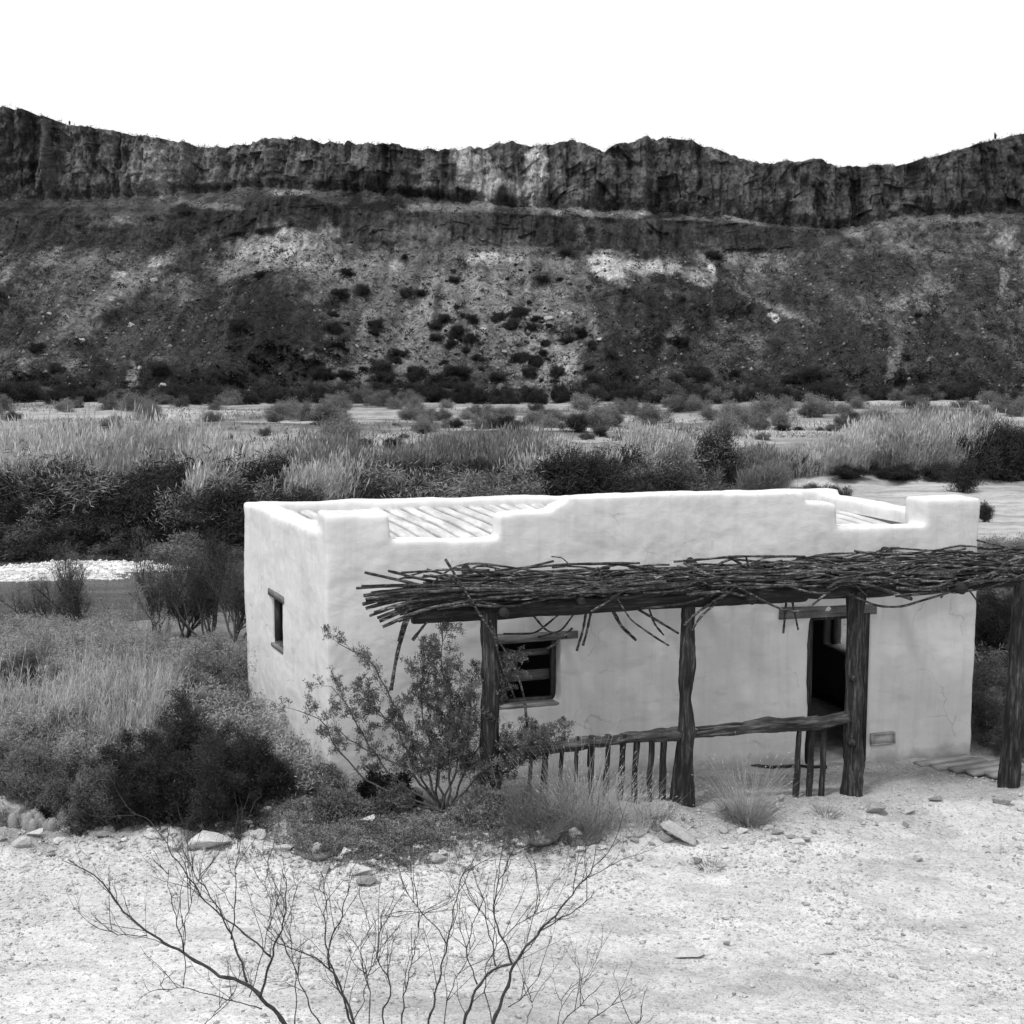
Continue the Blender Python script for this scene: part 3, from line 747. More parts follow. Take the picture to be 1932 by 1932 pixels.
# rails
def railmesh(ta, za, tb, zb_, r, sd, ragged=True):
    n = 70; t = np.linspace(ta, tb, n); mb = MB(); q = (t - ta) / (tb - ta)
    path = np.stack([t, PV + .02 + .02 * fbm(t, 2.2, oct=2, seed=sd), za + (zb_ - za) * q + .03 * fbm(t * 1.3, 1.1, oct=3, seed=sd)], -1)
    mb.tube(path, r * (.75 + .35 * q) * (1 + .2 * fbm(t * 2.4, 0, oct=3, seed=sd)), 24, True, .5, sd)
    for q_ in range(7):     # peeling strips
        a = random.uniform(ta, tb - .6); tt_ = np.linspace(a, a + random.uniform(.4, .9), 12)
        qq = (tt_ - ta) / (tb - ta); an = random.uniform(-2.6, .4)
        mb.tube(np.stack([tt_, PV + .02 + math.cos(an) * r * .85 + 0 * tt_, za + (zb_ - za) * qq - math.sin(an) * r * .8 + .015 * fbm(tt_ * 2, q_, oct=2, seed=sd)], -1), .016, 5)
    return mb
a1 = porch_pt(985, 1412); b1 = porch_pt(1283, 1386); a2 = porch_pt(1303, 1383); b2 = porch_pt(1600, 1355)
r1 = railmesh(a1[0] - .4, a1[2] - .05, b1[0], b1[2], .072, 3).build('rail', M['rail'], house, smooth=True)
r2 = railmesh(a2[0], a2[2], b2[0], b2[2], .075, 6).build('rail', M['rail'], house, smooth=True)
def baluster(px, ytop, ybot, parent, r, sd):
    a = porch_pt(px + 3, ytop); b = porch_pt(px - 3, ybot)
    zb_ = min(b[2], gh(*W(b[0], PV)[:2])) - .1
    n = 24; q = np.linspace(0, 1, n)
    path = np.stack([b[0] + (a[0] - b[0]) * q + .012 * fbm(q * 3, sd, oct=2, seed=sd), PV + .02 + 0 * q, zb_ + (a[2] + .03 - zb_) * q], -1)
    mb = MB(); mb.tube(path, r * (1 + .15 * fbm(q * 4, sd, oct=2, seed=sd + 1)), 10, True, .22, sd)
    mb.build('baluster', M['post'], parent, smooth=True)
for k, px in enumerate([1000, 1028, 1059, 1087, 1116, 1146, 1174, 1200, 1228, 1253]):
    baluster(px, 1400 - .06 * (px - 1000), 1535 - .12 * (px - 1000), r1, random.choice([.027, .036, .042]), 60 + k)
for k, (px, yb) in enumerate([(1506, 1488), (1531, 1484), (1554, 1482)]): baluster(px, 1372, yb, r2, .037, 80 + k)

# brush roof of long thorny sticks
def stick_path(t0, L, v, z, amp, sd, tilt=0.0, droop=0.0, n=14):
    q = np.linspace(0, 1, n); t = t0 + L * q
    return np.stack([t, v + tilt * (q - .5) + amp * fbm(q * 2.0, sd * 1.37, oct=2, seed=sd) , z + amp * .55 * fbm(q * 2.2, sd * 2.9, oct=2, seed=sd + 5) - droop * (1 - q) ** 2 * 1.0], -1)
def stick_z(v): return BZ + .155 - .045 * (v - PV)
def knobbly(n, r, sd): return r * (1 + .22 * fbm(np.arange(n) * 1.9, sd, oct=1, seed=sd))
bulk = MB(); parts = []
TEND = 13.3
for k in range(430):
    L = random.uniform(1.6, 3.2); t0 = random.uniform(.75, TEND - .8)
    v = random.uniform(PV - .10, -.12) if k % 3 else random.uniform(PV - .15, PV + .2)
    layer = random.random()
    z = stick_z(v) + .02 + .09 * layer + .004 * max(0, t0 - 4) - .05 * max(0, PV + .02 - v) * 2
    if v < PV - .1: z -= (PV - .1 - v) * .12
    P = stick_path(t0, L, v, z, .07 + .34 * random.random() ** 2.2, k + 1, random.uniform(-.45, .45))
    r = random.uniform(.012, .021)
    if t0 > 7.5 and k % 3 == 0: continue
    front = v < PV + .25 and layer > .35
    if front and len(parts) < 12: parts.append((P, r, k))
    else: bulk.tube(P, knobbly(14, r, k), 6)
# fanned butt ends at the left
for k in range(20):
    v = PV - .05 + .9 * (k / 19.) + random.uniform(-.05, .05)
    t0 = .75 + random.uniform(-.2, .5) - .15 * (k / 19.); L = random.uniform(1.6, 2.8)
    P = stick_path(t0, L, v, stick_z(v) + random.uniform(.0, .10), .03, 700 + k, random.uniform(-.05, .25), random.uniform(.02, .22) if v < PV + .2 else .04)
    if k % 2 == 0 and len(parts) < 26: parts.append((P, random.uniform(.014, .020), 700 + k))
    else: bulk.tube(P, knobbly(14, random.uniform(.014, .02), k), 6)
o = bulk.build('brush_layer', M['stick'], house, smooth=True); o['kind'] = 'stuff'
# loose and hanging sticks traced from the photo: pixel path at a distance in front of the wall
def traced(pts, v, r=.012, n=18, sd=0):
    P = np.array([loc(hit(x, y, W(0, vv_), NW)) for (x, y), vv_ in zip(pts, v if hasattr(v, '__len__') else [v] * len(pts))])
    s_ = np.concatenate([[0], np.cumsum(np.linalg.norm(np.diff(P, axis=0), axis=1))]); u = np.linspace(0, s_[-1], n)
    Q = np.stack([np.interp(u, s_, P[:, i]) for i in range(3)], -1)
    for _ in range(2): Q[1:-1] = .25 * Q[:-2] + .5 * Q[1:-1] + .25 * Q[2:]
    parts.append((Q, r, 900 + sd))
PF = PV - .16
for k, (pts, v, r) in enumerate([
    ([(840, 1055), (880, 1120), (925, 1190), (960, 1235), (988, 1300), (995, 1375)], PF - .1, .016),
    ([(925, 1170), (948, 1262), (972, 1318)], PF, .011),
    ([(688, 1080), (740, 1092), (800, 1105), (880, 1128), (950, 1145)], PF, .02),
    ([(800, 1120), (835, 1078), (880, 1060), (950, 1068), (1040, 1082), (1120, 1090)], PF + .1, .014),
    ([(845, 1085), (870, 1110), (905, 1140)], PF, .016),
    ([(790, 1120), (765, 1180), (750, 1230), (742, 1275), (738, 1302)], PF + .1, .022), ([(785, 1120), (760, 1180), (752, 1210)], PF + .1, .02), ([(840, 1130), (800, 1180), (778, 1208)], PF + .1, .018),
    ([(955, 1225), (990, 1235), (1040, 1222), (1080, 1185)], PF + .2, .014),
    ([(1112, 1120), (1100, 1190), (1088, 1228)], PV + .5, .018), ([(1122, 1120), (1108, 1190), (1100, 1218)], PV + .5, .016),
    ([(1140, 1120), (1172, 1182), (1200, 1208)], PV + .3, .02),
    ([(1110, 1120), (1060, 1190), (1015, 1202)], PV + .8, .012), ([(980, 1130), (1030, 1190), (1070, 1202)], PV + .8, .014), ([(950, 1196), (1010, 1196), (1090, 1130)], PV + .7, .012),
    ([(1165, 1130), (1190, 1170), (1240, 1205), (1262, 1218)], PF, .012), ([(1170, 1130), (1230, 1165), (1280, 1195)], PF + .2, .016), ([(1215, 1120), (1235, 1178), (1252, 1198)], PF + .3, .014),
    ([(1115, 1155), (1150, 1132), (1185, 1108)], PF, .017), ([(1120, 1120), (1122, 1095), (1118, 1078)], PF + .4, .012), ([(1142, 1120), (1135, 1092), (1128, 1070)], PF + .3, .012),
    ([(1388, 1100), (1340, 1125), (1290, 1140), (1210, 1148)], PF, .015), ([(1392, 1102), (1360, 1130), (1320, 1165), (1305, 1190)], PF, .016), ([(1385, 1110), (1345, 1135), (1310, 1160), (1290, 1180)], PF, .018),
    ([(1290, 1062), (1330, 1082), (1390, 1105), (1450, 1140), (1500, 1160), (1530, 1150), (1562, 1112), (1600, 1098)], PF - .05, .016),
    ([(1560, 1110), (1580, 1098), (1605, 1094), (1660, 1110), (1720, 1130)], PF - .06, .026),
    ([(1610, 1100), (1640, 1128)], PF, .012), ([(1600, 1120), (1655, 1144), (1700, 1146), (1750, 1130), (1790, 1118)], PF, .016),
    ([(1690, 1125), (1780, 1118), (1860, 1095), (1932, 1092)], PF, .018), ([(1740, 1105), (1800, 1120), (1870, 1108), (1932, 1085)], PF, .016),
    ([(1775, 1128), (1788, 1112), (1795, 1100)], PF, .014), ([(1815, 1095), (1848, 1140)], PF + .2, .012),
    ([(1375, 1050), (1395, 1062), (1418, 1078)], PF + .5, .02), ([(1405, 1085), (1412, 1070), (1408, 1052)], PF + .5, .016),
    ([(1400, 1070), (1440, 1052), (1500, 1048), (1560, 1058), (1600, 1070)], PV + .9, .013), ([(1400, 1076), (1450, 1064), (1520, 1060), (1590, 1072)], PV + .9, .013),
    ([(1486, 1110), (1478, 1195)], PV + .4, .016), ([(1490, 1110), (1506, 1188)], PV + .4, .014), ([(1040, 1050), (1060, 1052), (1080, 1070)], PV + 1.2, .008),
    ([(1640, 1060), (1700, 1046), (1780, 1036)], PF + .6, .012), ([(1700, 1080), (1760, 1062), (1830, 1040)], PF + .5, .013)]):
    traced(pts, v, r, sd=k)
for k, (x, y) in enumerate([(672, 1110), (682, 1106), (686, 1124), (690, 1132), (684, 1140), (690, 1148), (697, 1162), (706, 1156), (712, 1166), (716, 1172), (722, 1183), (733, 1178), (742, 1174), (752, 1172), (700, 1118), (720, 1140), (728, 1128), (736, 1158), (745, 1150)]):
    traced([(x, y), (x + 70, y - (y - 1098) * .38), (x + 170, y - (y - 1104) * .66), (x + 300, y - (y - 1112) * .85 - 4)], PF - .02 * (k % 4) + .004 * k, random.uniform(.016, .022), sd=30 + k)
for k in range(26):
    x0 = random.uniform(700, 1850); y0 = 1100 - (x0 - 700) * .028 + random.uniform(-25, 20); L = random.uniform(110, 300); sg_ = -1 if x0 - L > 720 and random.random() < .5 else 1
    traced([(x0, y0), (x0 + sg_ * L * .5, y0 + random.uniform(-18, 30)), (x0 + sg_ * L, y0 + random.uniform(-22, 34))], PF + random.uniform(0, .5), random.uniform(.011, .019), sd=60 + k)
for P, r, k in parts[:98]:
    mb = MB(); mb.tube(P, knobbly(len(P), r, k), 7, True, .15, k % 50)
    mb.build('roof_stick', M['stick'], house, smooth=True)

# ------------------------------------------------------------------ rocks
def rock_mesh(seed, n=11):
    rs = np.random.default_rng(seed)
    import bmesh
    bm = bmesh.new(); bmesh.ops.create_icosphere(bm, subdivisions=4, radius=1)
    P = np.array([v.co[:] for v in bm.verts])
    for q in range(n):
        d = rs.normal(size=3); d /= np.linalg.norm(d); h = rs.uniform(.34, .72)
        k = P @ d; P = np.where((k > h)[:, None], P - (k - h)[:, None] * d, P)
    P = P * (1 + .05 * fbm(P[:, 0] * 3 + seed, P[:, 1] * 3, P[:, 2] * 3, oct=4, seed=seed))[:, None]
    for v, p in zip(bm.verts, P): v.co = p
    me = bpy.data.meshes.new('rock'); bm.to_mesh(me); bm.free()
    return me
rockdata = {}
def rock(px, py, wpx, hpx, label, kind='rock', rz=0.0, tilt=0.0, seed=0, mat='rock', depth=.7, group=None, sink=.3, lift=0.0):
    p = on_ground(px, py)
    s_ = p[1] / F
    w = wpx * s_ / 2; h = hpx * s_ / 2
    key = (seed % 9, mat)
    if key not in rockdata:
        me = rock_mesh(500 + key[0]); me.materials.append(M[mat]); rockdata[key] = me
    o = bpy.data.objects.new('rock', rockdata[key]); COL.objects.link(o)
    o.scale = (w * 1.15, w * depth, h * 1.35); o.rotation_euler = (0, tilt, rz)
    o.location = (p[0], p[1] + w * depth * .4, p[2] + h * (1 - sink) + lift)
    tag(o, label, 'rock', group)
    return o
big = [
 (1255, 1590, 30, 24, 'small dark stone under the left end of the propped slab', 0, 0, 2, 'rock_dark', .8, .2, 0),
 (14, 1566, 100, 66, 'large grey boulder at the left edge beside the cactus', .2, .35, 3, 'rock_dark', .8, .0, 0),
 (392, 1604, 88, 38, 'broad pale slab lying on the gravel below the dark left bush', .1, .05, 4, 'rock', .6, .3, 0),
 (38, 1598, 36, 22, 'pale angular rock on the gravel in front of the left boulder', 0, .1, 5, 'rock', .8, .2, 0),
 (66, 1578, 38, 14, 'flat pale stone between the cactus and the gravel', .2, 0, 6, 'rock', .8, .3, 0),
 (95, 1610, 16, 16, 'small white upright stone right of the pale angular rock', 0, .3, 7, 'rock', .6, .1, 0),
 (196, 1580, 28, 14, 'rounded grey stone at the foot of the pale brush', 0, 0, 8, 'rock_dark', .8, .3, 0),
 (290, 1584, 56, 14, 'flat tilted pale slab at the edge of the dark bush', .3, .15, 2, 'rock', .5, .3, 0),
 (325, 1578, 26, 16, 'blocky pale stone behind the broad slab', 0, .2, 1, 'rock', .8, .2, 0),
 (412, 1556, 14, 16, 'small pointed pale stone near the house corner weeds', 0, .2, 5, 'rock', .6, .1, 0),
 (535, 1608, 50, 16, 'low pale stone left of the weed patch', .1, 0, 3, 'rock', .6, .3, 0),
 (695, 1555, 36, 18, 'pale block at the base of the creosote bush', .1, 0, 6, 'rock', .8, .2, 0),
 (760, 1533, 34, 20, 'rounded grey rock under the creosote branches', 0, 0, 4, 'rock_dark', .8, .2, 0),
 (672, 1652, 52, 24, 'angular white rock at the near edge of the weeds', .2, .1, 7, 'rock', .7, .2, 0),
 (694, 1672, 42, 20, 'rounded darker rock just in front of the angular white rock', 0, 0, 8, 'rock_dark', .8, .2, 0),
 (825, 1630, 44, 24, 'irregular pale rock on gravel below the creosote bush', .4, .1, 1, 'rock', .7, .2, 0),
 (845, 1645, 26, 10, 'flat pale stone in front of the irregular pale rock', 0, 0, 2, 'rock', .8, .2, 0),
 (785, 1606, 36, 14, 'flat pale slab among the low weeds', -.2, .1, 3, 'rock', .6, .3, 0),
 (930, 1560, 42, 16, 'sloping pale slab at the foot of the first porch post', -.3, .3, 5, 'rock', .6, .2, 0),
 (985, 1600, 30, 14, 'pale stone at the right end of the weed patch', 0, 0, 6, 'rock', .7, .2, 0),
 (1085, 1580, 30, 20, 'pale stone leaning at the edge of the dry grass', .2, .5, 7, 'rock', .6, .1, 0),
 (1130, 1603, 42, 8, 'thin flat pale stone on gravel below the railing', 0, 0, 8, 'rock', .6, .3, 0),
 (1655, 1535, 44, 24, 'rounded grey rock on gravel right of the third porch post', 0, 0, 4, 'rock_dark', .8, .3, 0),
 (1895, 1520, 48, 20, 'low dark rock on gravel near the right edge', 0, 0, 3, 'rock_dark', .7, .3, 0),
 (1930, 1532, 34, 22, 'pale rock cut by the right edge of the view', 0, 0, 2, 'rock', .7, .3, 0),
 (1768, 1512, 36, 10, 'low grey rock barely out of the gravel below the planks', 0, 0, 6, 'rock_dark', .7, .4, 0),
 (1467, 1576, 28, 14, 'grey stone right of the grass tuft', 0, 0, 1, 'rock_dark', .8, .2, 0),
 (1448, 1566, 22, 9, 'small white stone just behind the grey stone by the grass tuft', 0, 0, 5, 'rock', .8, .2, 0),
 (1400, 1573, 24, 13, 'pale stone directly below the grass tuft', .3, 0, 7, 'rock', .8, .2, 0),
 (1495, 1583, 18, 9, 'small dark stone right of the grey stone', 0, 0, 8, 'rock_dark', .8, .2, 0),
 (1300, 1805, 66, 14, 'flat white stone sunk in the open gravel', 0, 0, 4, 'rock', .7, .75, 0),
 (1545, 1800, 60, 12, 'pointed flat white stone sunk in the open gravel', .3, 0, 2, 'rock', .6, .75, 0),
 (1372, 1785, 18, 10, 'small grey stone near the flat white stone', 0, 0, 3, 'rock_dark', .8, .3, 0),
 (1704, 1768, 12, 9, 'tiny black stone alone on the open gravel', 0, 0, 1, 'rock_dark', .8, .2, 0),
 (640, 1625, 22, 12, 'small pale stone in the gap between weeds and gravel', 0, 0, 6, 'rock', .8, .2, 0),
]
for (px, py, w, h, lab, rz, tl, sd, mt, dp, sk, lf) in big:
    rock(px, py, w, h, lab, 'rock', rz, tl, sd, mt, dp, None, sk, lf)
for k in range(215):
    if k < 180:
        px = random.uniform(0, 1230); py = 1560 + random.gauss(25, 22) + (20 if 500 < px < 1000 else 0)
    else: px = random.uniform(1150, 1900); py = random.uniform(1560, 1640) if k < 205 else random.uniform(1500, 1560)
    w = 7 + 24 * random.random() ** 1.8
    rock(px, py, w, w * random.uniform(.4, .7), 'small stone scattered along the rubble edge in front of the house', 'rock', random.uniform(0, 3), random.uniform(-.3, .3), k, random.choice(['rock', 'rock_dark', 'rock_dark']) if k >= 180 else random.choice(['rock', 'rock', 'rock_dark']), .8, 'small stones along the rubble edge', .3)

import bmesh
bm = bmesh.new(); bmesh.ops.create_cube(bm, size=2); bmesh.ops.bevel(bm, geom=bm.edges[:], offset=.12, segments=1, affect='EDGES'); bmesh.ops.subdivide_edges(bm, edges=bm.edges[:], cuts=5, use_grid_fill=True)
for v_ in bm.verts:
    c_ = v_.co; k_ = 1 + .10 * float(fbm(c_.x * 1.1 + 3, c_.y * 1.1, c_.z * 1.1 + 5, oct=4, seed=5)); v_.co = Vector((c_.x * k_ * (1 - .12 * c_.z), c_.y * k_, c_.z * k_))
sm_ = bpy.data.meshes.new('slab'); bm.to_mesh(sm_); bm.free(); sm_.materials.append(M['rock'])
so_ = bpy.data.objects.new('rock', sm_); COL.objects.link(so_); gp = on_ground(1284, 1590)
so_.scale = (.215, .13, .062); so_.rotation_euler = (-.25, .52, -.1); so_.location = (gp[0], gp[1] + .05, gp[2] + .115)
tag(so_, 'long flat-topped pale slab tilted on a smaller stone beside the second porch post', 'rock')
# gravel (uncountable)
def stones(mb, X, Y, R, flat=.6):
    n = len(X); Z = ground_h(X, Y)
    base = np.array([[1, 0, 0], [.3, .9, 0], [-.8, .5, 0], [-.7, -.6, 0], [.4, -.9, 0], [.1, 0, 1], [0, 0, -1]])
    V = base[None] * (1 + .35 * RNG.normal(size=(n, 7, 1))) + .12 * RNG.normal(size=(n, 7, 3))
    an = RNG.random(n) * 6.28; c, s_ = np.cos(an), np.sin(an)
    V = V * np.array([1, .75, flat]) * R[:, None, None]
    x = V[..., 0] * c[:, None] - V[..., 1] * s_[:, None]; y = V[..., 0] * s_[:, None] + V[..., 1] * c[:, None]
    V = np.stack([x + X[:, None], y + Y[:, None], V[..., 2] + Z[:, None] + R[:, None] * .15], -1)
    T = []
    for q in range(5): T += [(q, (q + 1) % 5, 5), ((q + 1) % 5, q, 6)]
    b_ = np.arange(n)[:, None, None] * 7
    mb.add(V, None, (b_ + np.array(T)[None]).reshape(-1, 3))
mb = MB()
n = 80000
Yp = 9.8 + 9.5 * RNG.random(n) ** 1.0; Xp = (RNG.random(n) * 2 - 1) * (Yp * .42 + 1)
tt_ = (Xp - FLX) * UX + (Yp - FLY) * UY; ss_ = -((Xp - FLX) * (-UY) + (Yp - FLY) * UX)
dens = .22 + .75 * sstep(-.35, .4, fbm(Xp * .6, Yp * .6, oct=4, seed=401)) + .7 * np.exp(-((Yp - 14.3) / .7) ** 2) * (Xp < 1.5)
keep = (ss_ > .1) & (RNG.random(n) < dens)
Xp, Yp, ss_ = Xp[keep], Yp[keep], ss_[keep]
R = .006 + .010 * RNG.random(len(Xp)) ** 2 + .03 * RNG.random(len(Xp)) ** 14 + .012 * np.exp(-((ss_ - 3.0) / .9) ** 2) * RNG.random(len(Xp)) ** 3
stones(mb, Xp, Yp, R)
o = mb.build('gravel', M['pebble']); tag(o, 'loose pale gravel strewn over the open ground before the house', 'gravel', kind='stuff')
mb = MB(); n = 5000
Xp = -21 + RNG.normal(size=n) * 5.5; Yp = 51.2 + RNG.normal(size=n) * 2.3; kk = fbm(Xp * .5, Yp * .8, oct=3, seed=77) > -.1; Xp, Yp = Xp[kk], Yp[kk]; n = len(Xp)
stones(mb, Xp, Yp, .03 + .10 * RNG.random(n) ** 3)
o = mb.build('river_cobbles', M['pebble']); tag(o, 'pale cobbles on the shoal in the river at left', 'cobbles', kind='stuff')

# planks of the little boardwalk at the right
bw = empty('boardwalk', (0, 0, 0)); bc = on_ground(1838, 1450); bw.location = (bc[0], bc[1], bc[2]); bw.rotation_euler = (0, 0, TH + .12)
tag(bw, 'weathered plank boardwalk on the dirt at the right corner of the house', 'boardwalk')
for q in range(5):
    mb = MB(); mb.box((.36 - .15 * q + random.uniform(-.04, .04), -.45 + q * .21, .03 + random.uniform(0, .012)), (1.0 + random.uniform(-.05, .05), .19, .05)); mb.build('plank', M['plank'], bw)
bw2 = empty('plank_step', (0, 0, 0)); bc = on_ground(1925, 1462); bw2.location = tuple(bc); bw2.rotation_euler = (0, 0, TH + .05)
tag(bw2, 'short run of planks beyond the last porch post at the right edge', 'planks')
for q in range(3):
    mb = MB(); mb.box((.35, -.25 + q * .23, .035), (1.3, .205, .05)); mb.build('plank', M['plank'], bw2)
# fallen pole by the wall foot
pa = on_ground(1345, 1447); pb = on_ground(1560, 1450)
mb = MB(); q = np.linspace(0, 1, 24)[:, None]; P = pa * (1 - q) + pb * q; P[:, 2] = ground_h(P[:, 0], P[:, 1]) + .025; P[:, 1] += .06 * fbm(q[:, 0] * 3, 1.1, oct=2)
mb.tube(P, .022, 7, True, .2, 3); o = mb.build('fallen_pole', M['post']); tag(o, 'thin dark pole lying on the porch dirt along the wall foot', 'pole')

# ------------------------------------------------------------------ vegetation
def rdirs(n, zmin=.3, zmax=1.0):
    a = RNG.random(n) * 2 * math.pi; z = zmin + (zmax - zmin) * RNG.random(n); r = np.sqrt(np.maximum(0, 1 - z * z))
    return np.stack([r * np.cos(a), r * np.sin(a), z], -1)
def shrub(h, r, stems, levels, nch, leafn, leafL, leafW, bend=.18, spread=.6, up=.06, rad=.02, zmin=.25, ratio=.6, sides=3, spreadleaf=.7):
    """returns (branches MB, leaves MB) about the origin, height ~h"""
    d = rdirs(stems, zmin, 1.0); d[:, :2] *= r / h; d /= np.linalg.norm(d, axis=1)[:, None]
    pos = RNG.normal(size=(stems, 3)) * np.array([.06, .06, 0]) * r
    segs, cp, cd = grow(pos, d, h * .62 * (.55 + .7 * RNG.random(stems)), rad, levels, nch, ratio, spread, bend, up)
    br = MB(); put_segs(br, segs, sides)
    lf = MB()
    if leafn:
        P = np.repeat(cp, leafn, 0) + RNG.normal(size=(len(cp) * leafn, 3)) * leafL * spreadleaf
        D = np.repeat(cd, leafn, 0) + RNG.normal(size=P.shape) * .8
        lf.leaves(P, D, leafL * (.6 + .8 * RNG.random(len(P))), leafW)
    for mbb in (br, lf):
        for a in mbb.V: a[..., 2] = np.maximum(a[..., 2], -.05)
    return br, lf
def flatten(*mbs):
    o = MB()
    for m_ in mbs: o.merge(m_)
    return o

# library of small/far shrubs: one mesh each
def lib(n, f): return [f() for _ in range(n)]
def far_mesh(h, r, kind):
    if kind == 'dark':
        b_, l_ = shrub(h, r, 16, 3, [7, 5, 5], 7, .16 * h / 2, .022 * h / 2, spread=.7, zmin=.05, up=.10)
    elif kind == 'ball':
        b_, l_ = shrub(h, r, 26, 3, [6, 5, 5], 2, .20 * h / 2, .025 * h / 2, spread=.5, zmin=.0, bend=.12)
    else:
        b_, l_ = shrub(h, r, 22, 3, [6, 5, 4], 3, .24 * h / 2, .03 * h / 2, spread=.45, zmin=.3, bend=.1)
    return b_, l_
def far_data(kind, n, mat):
    out = []
    for _ in range(n):
        b_, l_ = far_mesh(2.0, 1.3 if kind != 'tall' else .9, kind)
        me = flatten(b_, l_).mesh(kind + '_shrub', mat); out.append(me)
    return out
LD = far_data('dark', 4, M['leaf_dark']); LB = far_data('ball', 4, M['leaf_pale']); LT = far_data('tall', 4, M['leaf_dark']); LM = far_data('dark', 3, M['leaf_mid'])
def place(data, x, y, z, s_, name, label, cat, group, sx=1.0):
    o = bpy.data.objects.new(name, random.choice(data)); COL.objects.link(o)
    o.location = (x, y, z - .05); o.rotation_euler = (0, 0, random.uniform(0, 6.28)); o.scale = (s_ * sx, s_ * sx, s_)
    tag(o, label, cat, group); return o
def place_px(data, px, py, hpx, name, label, cat='shrub', group=None, sx=1.0, Y=None):
    p = on_ground(px, py) if Y is None else np.array([(px - CX) / F * Y, Y, gh((px - CX) / F * Y, Y)])
    return place(data, p[0], p[1], p[2], hpx * p[1] / F / 2.0, name, label, cat, group, sx)

# talus shrubs: single bushes near the foot, countless scrub above
rows, cols = XC.shape
cand = []
tries = 0
while len(cand) < 285 and tries < 20000:
    tries += 1
    px = random.uniform(-20, 1950); py = random.uniform(480, 762)
    w = .05 + .95 * (640 < px < 1150) * (.35 + .65 * (py > 600)) + .5 * (py > 700)
    if random.random() > w: continue
    ci = int(np.argmin(np.abs(PXS - px))); ri = int(np.argmin(np.abs(PY[:, ci] - py)))
    cand.append((Xc[ri, ci], Ycl[ri, ci], Zc[ri, ci], py))
for x, y, z, py in cand:
    place(LD, x, y, z, (.25 + 1.25 * random.random() ** 2.5) * (1.0 + .3 * (py > 700)), 'hillside_shrub', 'dark round bush on the scree slope below the cliff', 'shrub', 'bushes dotted over the scree slope', random.uniform(1.0, 1.5))
mb = MB()
n = 19000
ci = RNG.integers(0, len(PXS), n); ri = RNG.integers(0, PY.shape[0], n)
okk = (zone[ri, ci] < 2.0) | ((zone[ri, ci] > 2.95) & (zone[ri, ci] < 4.1)) | (RNG.random(n) < .12)
ci, ri = ci[okk], ri[okk]
darkb = TC[ri + 1, ci] < .09
keep = darkb | (RNG.random(len(ci)) < .55)
ci, ri = ci[keep], ri[keep]
C = np.stack([Xc[ri, ci], Ycl[ri, ci], Zc[ri, ci]], -1)
k = 22
sz = (.35 + .75 * RNG.random(len(C)) ** 2)
P = np.repeat(C, k, 0) + RNG.normal(size=(len(C) * k, 3)) * np.repeat(sz, k)[:, None] * np.array([.55, .5, .33])
D = rdirs(len(P), -.2, 1)
mb.leaves(P, D, np.repeat(sz, k) * .55, np.repeat(sz, k) * .32)
o = mb.build('hillside_scrub', M['leaf_dark']); tag(o, 'low dark scrub covering the slopes and ledges below the cliff', 'scrub', kind='stuff')
mb = MB(); n = 26000
ci = RNG.integers(0, len(PXS), n); ri = RNG.integers(0, PY.shape[0], n); kk = (zone[ri, ci] < 1.98) & (RNG.random(n) < np.clip(TC[ri + 1, ci] * 4.5, .05, 1)); ci, ri = ci[kk], ri[kk]; n = len(ci)
sz = .18 + .55 * RNG.random(n) ** 4; Cc = np.stack([Xc[ri, ci], Ycl[ri, ci], Zc[ri, ci]], -1) + RNG.normal(size=(n, 3)) * [.3, 0, .1]
bs = np.array([[1, 0, 0], [.1, .9, .1], [-.9, .1, 0], [0, -.9, .2], [.1, 0, .9], [0, 0, -.8]]); Vr = Cc[:, None] + (bs[None] * (1 + .3 * RNG.normal(size=(n, 6, 1)))) * sz[:, None, None]
Tr = np.array([(0, 1, 4), (1, 2, 4), (2, 3, 4), (3, 0, 4), (1, 0, 5), (2, 1, 5), (3, 2, 5), (0, 3, 5)]); mb.add(Vr, None, (np.arange(n)[:, None, None] * 6 + Tr[None]).reshape(-1, 3))
o = mb.build('scree_rubble', M['scree']); tag(o, 'loose broken rock strewn over the scree slope below the cliff', 'rubble', kind='stuff')
# ridge line bushes
mb = MB(); ci = RNG.integers(0, len(PXS), 900); C = np.stack([Xc[-1, ci], Ycl[-1, ci] + 2 * RNG.random(900), Zc[-1, ci] + .15], -1)
sz = .2 + .5 * RNG.random(900) ** 3; k = 16
P = np.repeat(C, k, 0) + RNG.normal(size=(900 * k, 3)) * np.repeat(sz, k)[:, None] * np.array([.6, .5, .5]); mb.leaves(P, rdirs(len(P), .0, 1), np.repeat(sz, k) * .6, np.repeat(sz, k) * .3)
o = mb.build('ridge_scrub', M['leaf_dark']); tag(o, 'sparse scrub along the skyline of the ridge', 'scrub', kind='stuff')
for px, s_, lab in [(1886, 1.0, 'lone dark bush standing on the skyline at the far right of the ridge'), (132, .7, 'small dark bush on the skyline at the left end of the ridge')]:
    ci = int(np.argmin(np.abs(PXS - px))); place(LT, Xc[-1, ci], Ycl[-1, ci], Zc[-1, ci], s_, 'ridge_bush', lab, 'shrub', None, .35)
